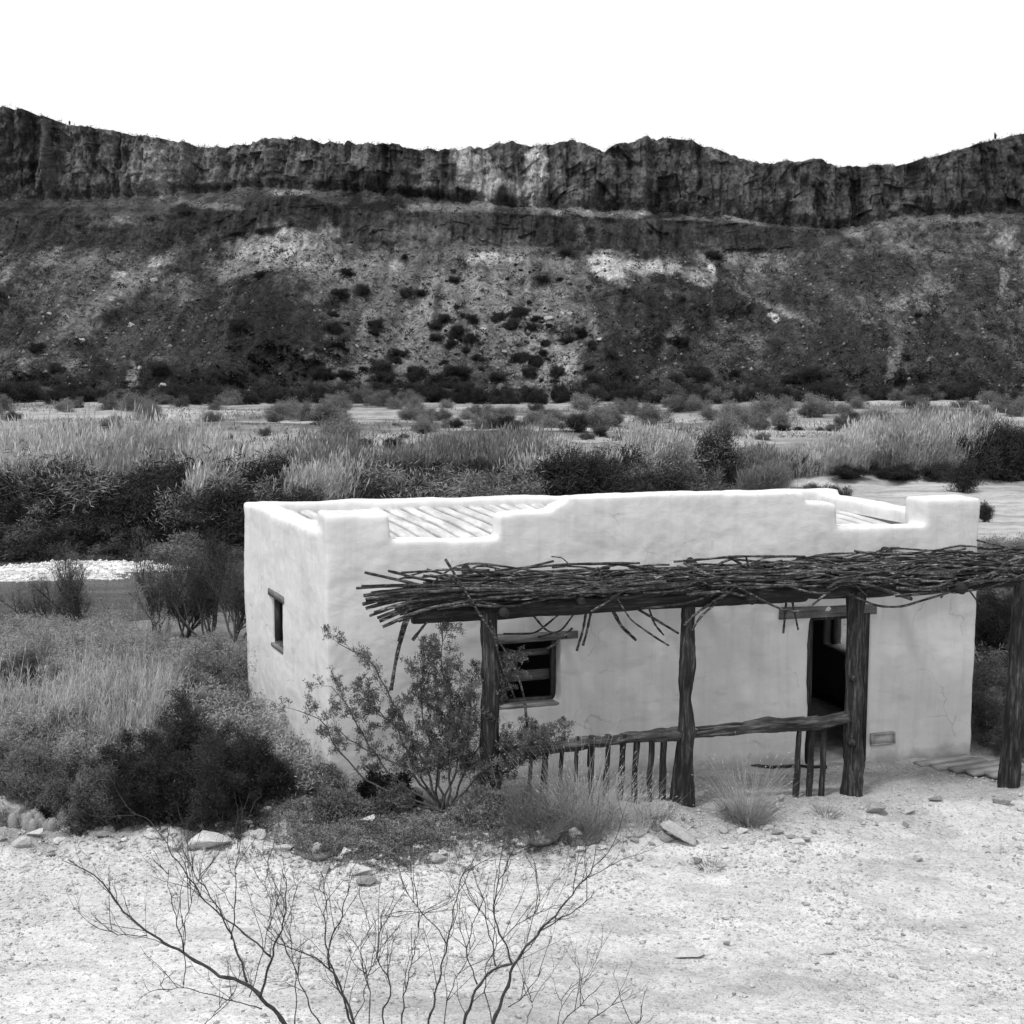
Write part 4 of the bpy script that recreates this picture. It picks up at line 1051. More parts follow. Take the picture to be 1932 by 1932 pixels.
# boulders on the scree
for k in range(60):
    px = random.choice([random.gauss(1010, 45), random.uniform(680, 1130), random.uniform(100, 350)]); py = random.uniform(520, 750)
    ci = int(np.argmin(np.abs(PXS - px))); ri = int(np.argmin(np.abs(PY[:, ci] - py)))
    s_ = .2 + .9 * random.random() ** 2 * (1.3 if 980 < px < 1060 else 1)
    key = (k % 5, 'rock_dark')
    if key not in rockdata:
        me = rock_mesh(500 + key[0]); me.materials.append(M['rock_dark']); rockdata[key] = me
    o = bpy.data.objects.new('boulder', rockdata[key]); COL.objects.link(o)
    o.location = (Xc[ri, ci], Ycl[ri, ci], Zc[ri, ci]); o.scale = (s_ * 1.2, s_, s_ * .8); o.rotation_euler = (random.random(), 0, random.random() * 6)
    tag(o, 'pale boulder fallen on the scree slope under the cliff', 'boulder', 'boulders on the scree slope')

# dark thicket at the foot of the cliff (individual bushes)
for k in range(120):
    px = -30 + 2000 * (k + random.random()) / 120; Y = random.uniform(240, 262)
    X = (px - CX) / F * Y
    place(LD if random.random() < .8 else LM, X, Y, gh(X, Y), random.uniform(1.1, 2.3), 'foot_bush', 'dark bush in the thicket along the foot of the cliff slope', 'shrub', 'bushes along the foot of the cliff', random.uniform(.9, 1.5))
# flood plain bushes
for k in range(90):
    Y = random.uniform(150, 240); px = random.uniform(-20, 1950); X = (px - CX) / F * Y
    pale = random.random() < .6
    place(LB if pale else LM, X, Y, gh(X, Y), random.uniform(.8, 1.7), 'flat_bush', 'pale round bush on the far side of the river flat' if pale else 'dark bush on the far side of the river flat', 'shrub', 'pale bushes on the river flat' if pale else 'dark bushes on the river flat', 1.2)
for k in range(60):
    Y = random.uniform(105, 165); px = random.uniform(-20, 1950); X = (px - CX) / F * Y
    place(LM if k % 3 else LD, X, Y, gh(X, Y), random.uniform(.25, .6), 'small_bush', 'small low bush on the open sandy river flat', 'shrub', 'small bushes on the open river flat', 1.5)
for (px, py, h, lab, kd) in [(1368, 822, 46, 'pale feathery round bush alone on the open river flat', LB), (955, 812, 34, 'dark bush on the flat above the left part of the roof', LD), (1092, 815, 42, 'dark bush on the flat with a leaning top behind the reeds', LD),
        (862, 808, 20, 'low dark bush left of the middle of the flat', LD), (280, 802, 30, 'broad grey bush at the left of the flat', LB), (45, 832, 26, 'low dark bush behind the left reeds', LD), (500, 822, 20, 'small grey bush on the flat left of centre', LM),
        (1430, 812, 34, 'grey rounded bush right of the feathery bush', LM), (1590, 805, 30, 'low grey bush on the flat behind the right reeds', LM), (1755, 815, 40, 'pale broad bush behind the right reed stand', LB), (650, 835, 60, 'broad pale bush rising behind the reeds left of centre', LB), (800, 815, 34, 'pale round bush behind the middle reeds', LB)]:
    place_px(kd, px, py, h, 'river_flat_bush', lab, sx=1.1)

# dark willows and tamarisks on the far bank
def yfar(X): return float(np.interp(X, _fx, _fy))
bank_lab = 'dark bushy shrub in the thicket on the far river bank'
for k in range(125):
    px = -40 + 1380 * (k + random.random()) / 125
    X0 = (px - CX) / F * 62; Y = yfar(X0) + random.uniform(.3, 8.5); X = (px - CX) / F * Y
    place([LT, LD, LM, LD, LB, LD, LM][k % 7], X, Y, gh(X, Y) - .1, random.uniform(.7, 1.7) * (1 if px > 500 else 1.05), 'bank_shrub', bank_lab if k % 7 != 4 else 'pale grey shrub amid the dark thicket on the far river bank', 'shrub', 'shrubs in the thicket on the far bank' if k % 7 != 4 else 'pale shrubs in the far bank thicket', random.uniform(1.0, 1.5))
for k in range(50):
    px = random.uniform(-60, 440); X0 = (px - CX) / F * 58; Y = yfar(X0) + random.uniform(-2.4, 1.5); X = (px - CX) / F * Y
    place(LM if k % 2 else LD, X, Y, gh(X, Y) - .15, random.uniform(.45, .9), 'waterline_shrub', 'low tangled shrub at the waterline of the far bank at left', 'shrub', 'low shrubs at the far waterline', 1.7)
for (px, py, h, lab, kd, sx) in [(1345, 905, 100, 'tall dark shrub at the right end of the middle reeds', LT, .8), (1352, 915, 56, 'low dense dark shrub below the tall dark shrub', LD, 1.2), (1500, 895, 50, 'dark rounded shrub between the two reed stands', LD, 1.4), (1462, 912, 48, 'small dark shrub above the right parapet step', LD, .9),
        (1572, 960, 56, 'dark shrub on the bank just behind the parapet step', LD, 1.1), (1520, 940, 40, 'grey low shrub beside the dark shrub behind the parapet', LM, 1.6), (1815, 928, 66, 'narrow dark shrub behind the right pillar', LT, .8), (1857, 985, 44, 'narrow dark shrub right of the right pillar', LT, .7),
        (1868, 900, 110, 'large dark shrub at the right end of the right reeds', LD, 1.0), (1925, 905, 120, 'large dark shrub at the right edge of the flat', LD, 1.0), (1690, 905, 36, 'dark low shrub under the right reeds', LD, 2.0), (1600, 903, 30, 'dark low shrub at the foot of the right reeds', LD, 2.2), (1770, 905, 40, 'dark shrub under the tallest right reeds', LD, 1.8)]:
    place_px(kd, px, py, h, 'bank_bush', lab, sx=sx)

# cane stands
def reeds(name, label, pts_fn, n, h0, mat='reed', W_=.026, plume=True):
    n = int(n * 1.7); X, Y, H = pts_fn(n)
    Z = ground_h(X, Y) - .05; mb = MB()
    lean = RNG.normal(size=(n, 2)) * .10 + np.array([.05, 0])
    P0 = np.stack([X, Y, Z], -1); D = np.stack([lean[:, 0], lean[:, 1], np.ones(n)], -1)
    P1 = P0 + D * (H * .6)[:, None]; P2 = P1 + (D + np.concatenate([RNG.normal(size=(n, 2)) * .12 + [.06, 0], np.zeros((n, 1))], 1)) * (H * .4)[:, None]
    mb.segs(P0, P1, W_ * .28, W_ * .28); mb.segs(P1, P2, W_ * .28, W_ * .15)
    q = 7; f = .35 + .6 * RNG.random(n * q); Pl = np.repeat(P0, q, 0) + (np.repeat(P2 - P0, q, 0)) * f[:, None]
    Dl = RNG.normal(size=Pl.shape) * .4 + np.array([.1, 0, .9]); Dl[:, 2] = np.abs(Dl[:, 2])
    mb.leaves(Pl, Dl, .35 + .35 * RNG.random(len(Pl)), W_)
    if plume: mb.leaves(P2 - D * .1, D + RNG.normal(size=D.shape) * .15, .35 + .3 * RNG.random(n), W_ * 2.6)
    o = mb.build(name, M[mat]); tag(o, label, 'reeds', kind='stuff'); return o
def band(px0, px1, off0, off1, hfun, clump=.3):
    def f(n):
        m_ = n * 3
        px = px0 + (px1 - px0) * RNG.random(m_) + RNG.normal(size=m_) * min(45, (px1 - px0) * .12); X0 = (px - CX) / F * 70
        Y = np.interp(X0, _fx, _fy) + off0 + (off1 - off0) * RNG.random(m_); X = (px - CX) / F * Y
        c = fbm(X * .35, Y * .35, oct=3, seed=901); keep = c > -clump
        X, Y, px, c = X[keep][:n], Y[keep][:n], px[keep][:n], c[keep][:n]
        while len(X) < n: X = np.concatenate([X, X])[:n]; Y = np.concatenate([Y, Y])[:n]; px = np.concatenate([px, px])[:n]; c = np.concatenate([c, c])[:n]
        H = hfun(px) * (.45 + .60 * RNG.random(n)) * (1 + .55 * c)
        return X, Y, H
    return f
reeds('reed_stand', 'pale dry cane stand on the far river bank at left', band(-60, 620, 3, 14, lambda p: 3.0 - .9 * sstep(300, 600, p), -.02), 9000, 3)
reeds('reed_stand', 'sparse pale canes poking from the dark thicket at the far waterline', band(-60, 500, 1, 5, lambda p: 2.3 + 0 * p, .0), 2600, 3)
reeds('reed_stand', 'grey feathery canes above the middle of the roof', band(600, 1000, 8, 15, lambda p: 2.5 + 0 * p, .1), 3800, 3, 'leaf_pale')
reeds('reed_stand', 'pale dry cane stand behind the middle parapet', band(1000, 1335, 4, 11, lambda p: 2.1 + 0 * p, .1), 4200, 3)
reeds('reed_stand', 'tall pale cane stand across the river at right', band(1450, 1800, 2, 11, lambda p: 1.3 + 1.5 * sstep(1500, 1700, p), .1), 7500, 3)
reeds('reed_stand', 'low pale grass in the gap between the reed stands', band(1360, 1470, -1, 6, lambda p: 1.5 + 0 * p), 1200, 3, 'leaf_pale')
reeds('reed_stand', 'grey canes over the dark shrubs at the right edge', band(1790, 1990, 4, 12, lambda p: 2.2 + 0 * p, .05), 2400, 3, 'leaf_pale')
# patchy grass on the flat
mb = MB(); n = 26000
Y = 98 + 140 * RNG.random(n); X = (RNG.random(n) * 2 - 1) * Y * .42; c = fbm(X * .05, Y * .06, oct=4, seed=911); kk = c > .02; X, Y = X[kk], Y[kk]
P = np.stack([X, Y, ground_h(X, Y) - .03], -1); mb.leaves(P, rdirs(len(P), .5, 1), .35 + .4 * RNG.random(len(P)), .10)
o = mb.build('flat_grass', M['leaf_mid']); tag(o, 'patchy low grass over the sandy river flat', 'grass', kind='stuff')

# ---- near bank: big brush left of the house
def near_shrub(px, py, hpx, rr, label, kind='brush', leafmat_='brush_pale', Y=None, seed=0, group=None):
    p = on_ground(px, py) if Y is None else np.array([(px - CX) / F * Y, Y, gh((px - CX) / F * Y, Y)])
    h = hpx * p[1] / F * (1.45 if kind == 'open' else 1.0); r = h * rr
    cfg = {'brush': dict(stems=26, levels=4, nch=[6, 5, 4, 5], leafn=4, leafL=.055, leafW=.012, spread=.55, zmin=.05, bend=.16, rad=.012),
           'dense': dict(stems=30, levels=4, nch=[8, 5, 5, 6], leafn=5, leafL=.055, leafW=.0075, spread=.75, zmin=.0, bend=.16, rad=.014),
           'open': dict(stems=7, levels=4, nch=[6, 5, 4, 4], leafn=2, leafL=.15, leafW=.009, spread=.40, zmin=.42, bend=.13, rad=.04, up=.13),
           'bare': dict(stems=9, levels=4, nch=[6, 5, 4, 3], leafn=1, leafL=.05, leafW=.01, spread=.5, zmin=.3, bend=.16, rad=.016, up=.05)}[kind]
    b_, l_ = shrub(h, r, **cfg)
    e_ = empty('brush_shrub' if kind != 'open' else 'willow_shrub', p); tag(e_, label, 'shrub', group)
    b_.build('branches', M['twig'] if kind in ('bare',) else M['bark'], e_); l_.build('foliage', M[leafmat_], e_)
    return e_
near = [
 (150, 1195, 130, .45, 'dark upright willow shrub standing before the river at left', 'open', 'leaf_mid'),
 (300, 1205, 150, .5, 'bare-stemmed dark shrub leaning before the river, second from the left', 'open', 'leaf_mid'),
 (95, 1188, 95, .6, 'sparse dark shrub left of the upright willow', 'open', 'leaf_mid'),
 (350, 1204, 120, .5, 'sparse dark shrub between the bare-stemmed and the dense shrubs', 'open', 'leaf_dark'),
 (395, 1212, 175, .45, 'dense dark shrub before the river nearest the house', 'open', 'leaf_dark'),
 (445, 1215, 150, .45, 'dark shrub touching the back corner of the house', 'open', 'leaf_dark'),
 (30, 1330, 120, .9, 'grey-green mesquite bush at the left edge, mid slope', 'dense', 'leaf_mid'),
 (150, 1325, 110, 1.0, 'grey bush right of the left-edge mesquite', 'dense', 'brush_pale'),
 (270, 1330, 130, .9, 'pale grey brush in the middle of the slope', 'dense', 'brush_pale'),
 (400, 1340, 140, .8, 'grey brush against the back of the left house wall', 'dense', 'brush_pale'),
 (60, 1250, 60, 1.4, 'low grey brush on the bank at the far left', 'dense', 'brush_pale'),
 (220, 1255, 60, 1.4, 'low grey brush below the bare-stemmed shrub', 'dense', 'brush_pale'),
 (350, 1260, 55, 1.4, 'low grey brush below the dense dark shrub', 'dense', 'brush_pale'),
 (450, 1270, 60, .9, 'low grey brush by the back corner of the house', 'dense', 'brush_pale'),
 (40, 1480, 150, .8, 'pale feathery brush at the left edge behind the cactus', 'dense', 'brush_pale'),
 (130, 1470, 170, .75, 'tall pale feathery brush left of the dark bush', 'dense', 'brush_pale'),
 (220, 1440, 160, .8, 'pale brush rising behind the dark bush', 'dense', 'brush_pale'),
 (340, 1420, 140, .8, 'grey brush behind the right side of the dark bush', 'dense', 'leaf_mid'),
 (60, 1518, 110, .8, 'dark low bush right behind the cactus', 'dense', 'leaf_mid'),
 (195, 1545, 125, .7, 'dark bush between the cactus and the big dark bush', 'dense', 'leaf_mid'),
 (378, 1536, 222, .64, 'big dark rounded bush beside the left house wall', 'dense', 'leaf_dark'),
 (290, 1540, 165, .65, 'dark bush merging into the left of the big dark bush', 'dense', 'leaf_dark'),
 (462, 1505, 120, .7, 'dark bush touching the left house wall', 'dense', 'leaf_dark'),
 (40, 1345, 110, 1.0, 'dark clumped bush at the left edge above the feathery stems', 'dense', 'leaf_dark'),
 (545, 1500, 40, 1.2, 'low weedy bush at the foot of the left house wall', 'brush', 'leaf_mid'),
 (1865, 1290, 200, .5, 'dark shrub behind the right corner of the house', 'dense', 'leaf_dark'),
 (1905, 1400, 170, .6, 'dark brush between the last porch post and the house', 'dense', 'leaf_mid'),
 (1990, 1380, 260, .6, 'dark brush behind the last porch post', 'dense', 'leaf_dark'),
 (1900, 1130, 110, .8, 'grey reedy brush at the right edge above the porch roof', 'dense', 'leaf_pale'),
 (1960, 1180, 150, .8, 'grey brush at the right edge level with the porch beam', 'dense', 'leaf_mid'),
 (1870, 1200, 120, .6, 'grey twiggy brush right of the house corner', 'dense', 'leaf_mid'),
]
for (px, py, h, rr, lab, kd, lm) in near: near_shrub(px, py, h, rr, lab, kd, lm)
for k in range(16):
    px = [25, 90, 175, 230, 300, 330, 470, 120, 250, 60, 150, 280, 360, 420, 200, 345][k]; py = [1440, 1500, 1480, 1545, 1540, 1380, 1350, 1380, 1300, 1300, 1260, 1270, 1290, 1330, 1400, 1550][k]
    near_shrub(px, py, random.uniform(90, 190), .45, 'thin leafless stems rising out of the grey brush left of the house', 'bare', 'twig', group='bare stems in the brush')
# brush mass filling the slope
mb = MB(); n = 4200
px = RNG.uniform(-80, 620, n); Y = RNG.uniform(16.4, 40, n); X = (px - CX) / F * Y
keep = (X - FLX) * UX + (Y - FLY) * UY < -.35 - .127 * (Y - 17); X, Y = X[keep], Y[keep]
P0 = np.stack([X, Y, ground_h(X, Y)], -1)
segs, cp, cd = grow(P0, rdirs(len(P0), .4, 1), .55, .008, 2, [7, 6], .6, .6, .2, .05, k=3)
put_segs(mb, segs); P = np.repeat(cp, 4, 0) + RNG.normal(size=(len(cp) * 4, 3)) * .05; mb.leaves(P, rdirs(len(P), -.2, 1), .07, .016)
o = mb.build('slope_brush', M['brush_pale']); tag(o, 'tangled grey underbrush covering the slope left of the house', 'brush', kind='stuff')
mb = MB(); n = 5200
px = RNG.uniform(-60, 300, n); Y = RNG.uniform(16.8, 19.6, n); X = (px - CX) / F * Y; kk = fbm(X * .9, Y * .9, oct=3, seed=951) > -.15; X, Y = X[kk], Y[kk]; n = len(X)
P0 = np.stack([X, Y, ground_h(X, Y)], -1); D = RNG.normal(size=(n, 3)) * .16 + [.08, 0, 1]; L = .5 + .7 * RNG.random(n)
P1 = P0 + D * (L * .6)[:, None]; P2 = P1 + (D + RNG.normal(size=(n, 3)) * .2) * (L * .4)[:, None]; mb.segs(P0, P1, .004, .004); mb.segs(P1, P2, .004, .002)
q = 9; f = .3 + .7 * RNG.random(n * q); Pl = np.repeat(P0, q, 0) + np.repeat(P2 - P0, q, 0) * f[:, None]; mb.leaves(Pl, RNG.normal(size=Pl.shape) * .35 + [.05, 0, 1], .12 + .08 * RNG.random(len(Pl)), .007)
o = mb.build('feathery_brush', M['grass']); tag(o, 'pale feathery dry stems massed on the slope at the left edge', 'brush', kind='stuff')
mb = MB(); n = 1500
px = RNG.uniform(1850, 2250, n); Y = RNG.uniform(21, 56, n); X = (px - CX) / F * Y
P0 = np.stack([X, Y, ground_h(X, Y)], -1)
segs, cp, cd = grow(P0, rdirs(len(P0), .5, 1), .8, .01, 2, [7, 6], .6, .5, .2, .08, k=3)
put_segs(mb, segs); P = np.repeat(cp, 4, 0) + RNG.normal(size=(len(cp) * 4, 3)) * .07; mb.leaves(P, rdirs(len(P), -.2, 1), .12, .02)
o = mb.build('bank_brush', M['leaf_mid']); tag(o, 'dark tangled underbrush on the bank right of the house', 'brush', kind='stuff')

# ---- creosote bush in front of the house
cp0 = on_ground(838, 1530); cb = empty('creosote_bush', cp0); tag(cb, 'leafy open creosote bush in front of the first porch post', 'shrub')
Yc0 = cp0[1]
limbs = [[(838, 1530), (800, 1450), (770, 1380), (735, 1310), (700, 1240), (640, 1215)], [(838, 1530), (760, 1500), (690, 1480), (640, 1420), (605, 1345), (560, 1340)],
 [(838, 1530), (850, 1440), (860, 1350), (830, 1260), (835, 1190)], [(838, 1530), (820, 1420), (790, 1330), (800, 1250)], [(838, 1530), (880, 1450), (920, 1380), (940, 1300), (960, 1265)],
 [(838, 1530), (870, 1430), (890, 1340), (885, 1280)], [(838, 1530), (900, 1470), (960, 1410), (1005, 1390)], [(838, 1530), (900, 1490), (980, 1440), (1040, 1390)],
 [(838, 1530), (780, 1460), (720, 1425), (660, 1400), (632, 1370)], [(838, 1530), (740, 1470), (690, 1400), (660, 1330), (625, 1295)], [(838, 1530), (780, 1440), (740, 1360), (690, 1320)], [(838, 1530), (820, 1470), (850, 1400), (830, 1330)], [(838, 1530), (760, 1510), (700, 1530), (650, 1560)]]
bm_ = MB(); lm_ = MB()
for li, pts in enumerate(limbs):
    dv = random.uniform(-.5, .5)
    P = np.array([at(x, y, Yc0 + dv * q / (len(pts) - 1) - (.0)) for q, (x, y) in enumerate(pts)]) - cp0
    P[0] = (random.uniform(-.08, .08), random.uniform(-.08, .08), -.05)
    s_ = np.concatenate([[0], np.cumsum(np.linalg.norm(np.diff(P, axis=0), axis=1))]); u = np.linspace(0, s_[-1], 16)
    Q = np.stack([np.interp(u, s_, P[:, i]) for i in range(3)], -1)
    for _ in range(2): Q[1:-1] = .25 * Q[:-2] + .5 * Q[1:-1] + .25 * Q[2:]
    Q[1:-1] += RNG.normal(size=(14, 3)) * .012
    bm_.tube(Q, np.linspace(.018, .005, 16), 5)
    st = 4 if li not in (0, 1) else 8
    idx = np.repeat(np.arange(st, 16), 1 if li in (0, 1, 8, 9) else 3)
    dd = (Q[np.minimum(idx + 1, 15)] - Q[idx - 1]); dd /= np.linalg.norm(dd, axis=1)[:, None]; dd = dd + RNG.normal(size=dd.shape) * .6 + [0, 0, .2]
    segs, cp, cd = grow(Q[idx], dd / np.linalg.norm(dd, axis=1)[:, None], .26, .004, 3, [5, 4, 5], .6, .6, .2, .05, k=3)
    put_segs(bm_, segs)
    P = np.repeat(cp, 2, 0) + RNG.normal(size=(len(cp) * 2, 3)) * .014; lm_.leaves(P, np.repeat(cd, 2, 0) + RNG.normal(size=P.shape) * .6 + [0, 0, .5], .034, .011)
bm_.build('branches', M['bark'], cb); lm_.build('foliage', M['creosote'], cb)
# dark tangle at its foot
for (px, py, h, rr, lab, lm2) in [(640, 1545, 60, 1.3, 'low dark twiggy bush at the left foot of the creosote', 'leaf_mid'), (740, 1520, 70, 1.0, 'low dark bush under the creosote', 'leaf_dark'), (900, 1545, 60, 1.0, 'low tangle at the foot of the first porch post', 'weed'), (600, 1500, 60, 1.0, 'thin pale twiggy bush at the front corner of the house', 'weed')]:
    near_shrub(px, py, h, rr, lab, 'brush', lm2)
# low weeds (uncountable)
mb = MB(); n = 5200
px = np.concatenate([RNG.normal(690, 70, n // 2), RNG.normal(900, 110, n // 4), RNG.normal(450, 120, n // 4)]); py = np.concatenate([RNG.normal(1585, 20, n // 2), RNG.normal(1565, 18, n // 4), RNG.normal(1535, 14, n // 4)])
pts = np.array([on_ground(a, b) for a, b in zip(px[::6], py[::6])]); P0 = np.repeat(pts, 6, 0) + RNG.normal(size=(len(pts) * 6, 3)) * [.14, .14, 0]; P0[:, 2] = ground_h(P0[:, 0], P0[:, 1])
segs, cp, cd = grow(P0, rdirs(len(P0), .2, 1), .10, .003, 1, [7], .6, .7, .3, .0, k=2); put_segs(mb, segs)
P = np.repeat(cp, 2, 0) + RNG.normal(size=(len(cp) * 2, 3)) * .012; mb.leaves(P, rdirs(len(P), -.1, 1), .03, .012)
o = mb.build('low_weeds', M['weed']); tag(o, 'low dark weeds matting the rubble below the creosote bush', 'weeds', kind='stuff')

# grass tufts
def tuft(px, py, hpx, n, label, spread=.12, mat='grass', lean=.35, wd=.007):
    p = on_ground(px, py); h = hpx * p[1] / F; mb = MB()
    a = RNG.random(n) * 6.28; rr = spread * np.sqrt(RNG.random(n)); P0 = np.stack([rr * np.cos(a), rr * np.sin(a), np.full(n, -.02)], -1)
    D = np.stack([np.cos(a) * lean, np.sin(a) * lean, np.ones(n)], -1) + RNG.normal(size=(n, 3)) * .18
    L = h * (.35 + .75 * RNG.random(n)); prev = P0
    for k in range(4):
        nx = prev + D * (L / 4)[:, None]; mb.segs(prev, nx, wd * (1 - k * .2) * .5, wd * (1 - (k + 1) * .2) * .5); prev = nx; D = D + RNG.normal(size=D.shape) * .10 + np.stack([np.cos(a), np.sin(a), -np.ones(n)], -1) * .09
    mb.leaves(prev, D, .04, .008); mb.tube([(0, 0, -.06), (0, 0, -.006)], [spread, spread * 1.02], 12)
    o = mb.build('grass_tuft', M[mat]); o.location = tuple(p); tag(o, label, 'grass tuft'); return o
tuft(1408, 1548, 130, 240, 'tall dry grass tuft standing alone right of the second porch post', .16, wd=.006)
tuft(1410, 1552, 60, 320, 'dense dark skirt of short grass under the lone tall tuft', .2, 'weed', .9)
tuft(1095, 1560, 150, 330, 'tall dry grass clump in front of the left railing', .28, wd=.007)
tuft(1130, 1562, 110, 240, 'dry grass clump right of the tall clump by the railing', .26)
tuft(1030, 1556, 110, 230, 'dry grass clump at the left end of the railing', .28, 'leaf_pale')
tuft(975, 1556, 100, 220, 'grey grass clump at the right of the first porch post', .26, 'leaf_pale')
tuft(1080, 1572, 60, 300, 'short dark grass in front of the tall railing clump', .36, 'weed', .8)
tuft(1185, 1560, 90, 170, 'thin dry grass clump under the right balusters', .25)
tuft(1235, 1552, 55, 120, 'short grass beside the foot of the second porch post', .2, 'leaf_pale')
tuft(1010, 1570, 55, 260, 'short dark grass right of the pale sloping slab', .3, 'weed', .8)
tuft(600, 1600, 40, 160, 'short dark weed tuft on the rubble below the house corner', .25, 'weed', .8)
for k, (px, py) in enumerate([(1340, 1640), (235, 1560), (320, 1600), (440, 1545), (520, 1560), (1560, 1540)]):
    tuft(px, py, 26, 60, ['tiny weed sprig on the gravel below the propped slab', 'small weed sprig at the foot of the pale brush', 'small weed sprig beside the broad slab', 'small weed tuft near the left house wall', 'small weed tuft below the house corner', 'small weed tuft left of the third porch post'][k], .12, 'weed', .7)

# cactus clump
cc = on_ground(74, 1566); ce = empty('hedgehog_cactus', cc); tag(ce, 'pale spiny hedgehog cactus clump beside the left boulder', 'cactus')
csm, nt, b = newmat('cactus_skin', .8, .2); b.inputs['Base Color'].default_value = (.26, .26, .26, 1)
for k in range(16):
    a = random.uniform(0, 6.28); rr = .27 * math.sqrt(random.random()); x, y = rr * math.cos(a) * 1.2, rr * math.sin(a) * .7
    H = random.uniform(.17, .27); n = 12; q = np.linspace(0, 1, n)
    mb = MB(); mb.tube(np.stack([x + .05 * x * q, y + 0 * q, H * q - .03], -1), .058 * np.sqrt(np.maximum(.03, 1 - (2 * np.abs(q - .42) / 1.17) ** 2.6)), 14, True, .06, k)
    so_ = mb.build('stem', csm, ce, smooth=True)
    m_ = 420; an = RNG.random(m_) * 6.28; zq = RNG.random(m_); R_ = .058 * np.sqrt(np.maximum(.03, 1 - (2 * np.abs(zq - .42) / 1.17) ** 2.6))
    P = np.stack([x + R_ * np.cos(an), y + R_ * np.sin(an), H * zq - .03], -1); D = np.stack([np.cos(an), np.sin(an), (zq - .3) * 1.5], -1) + RNG.normal(size=(m_, 3)) * .5
    mb = MB(); mb.leaves(P, D, .03, .0035); mb.build('spines', M['grass'], so_)

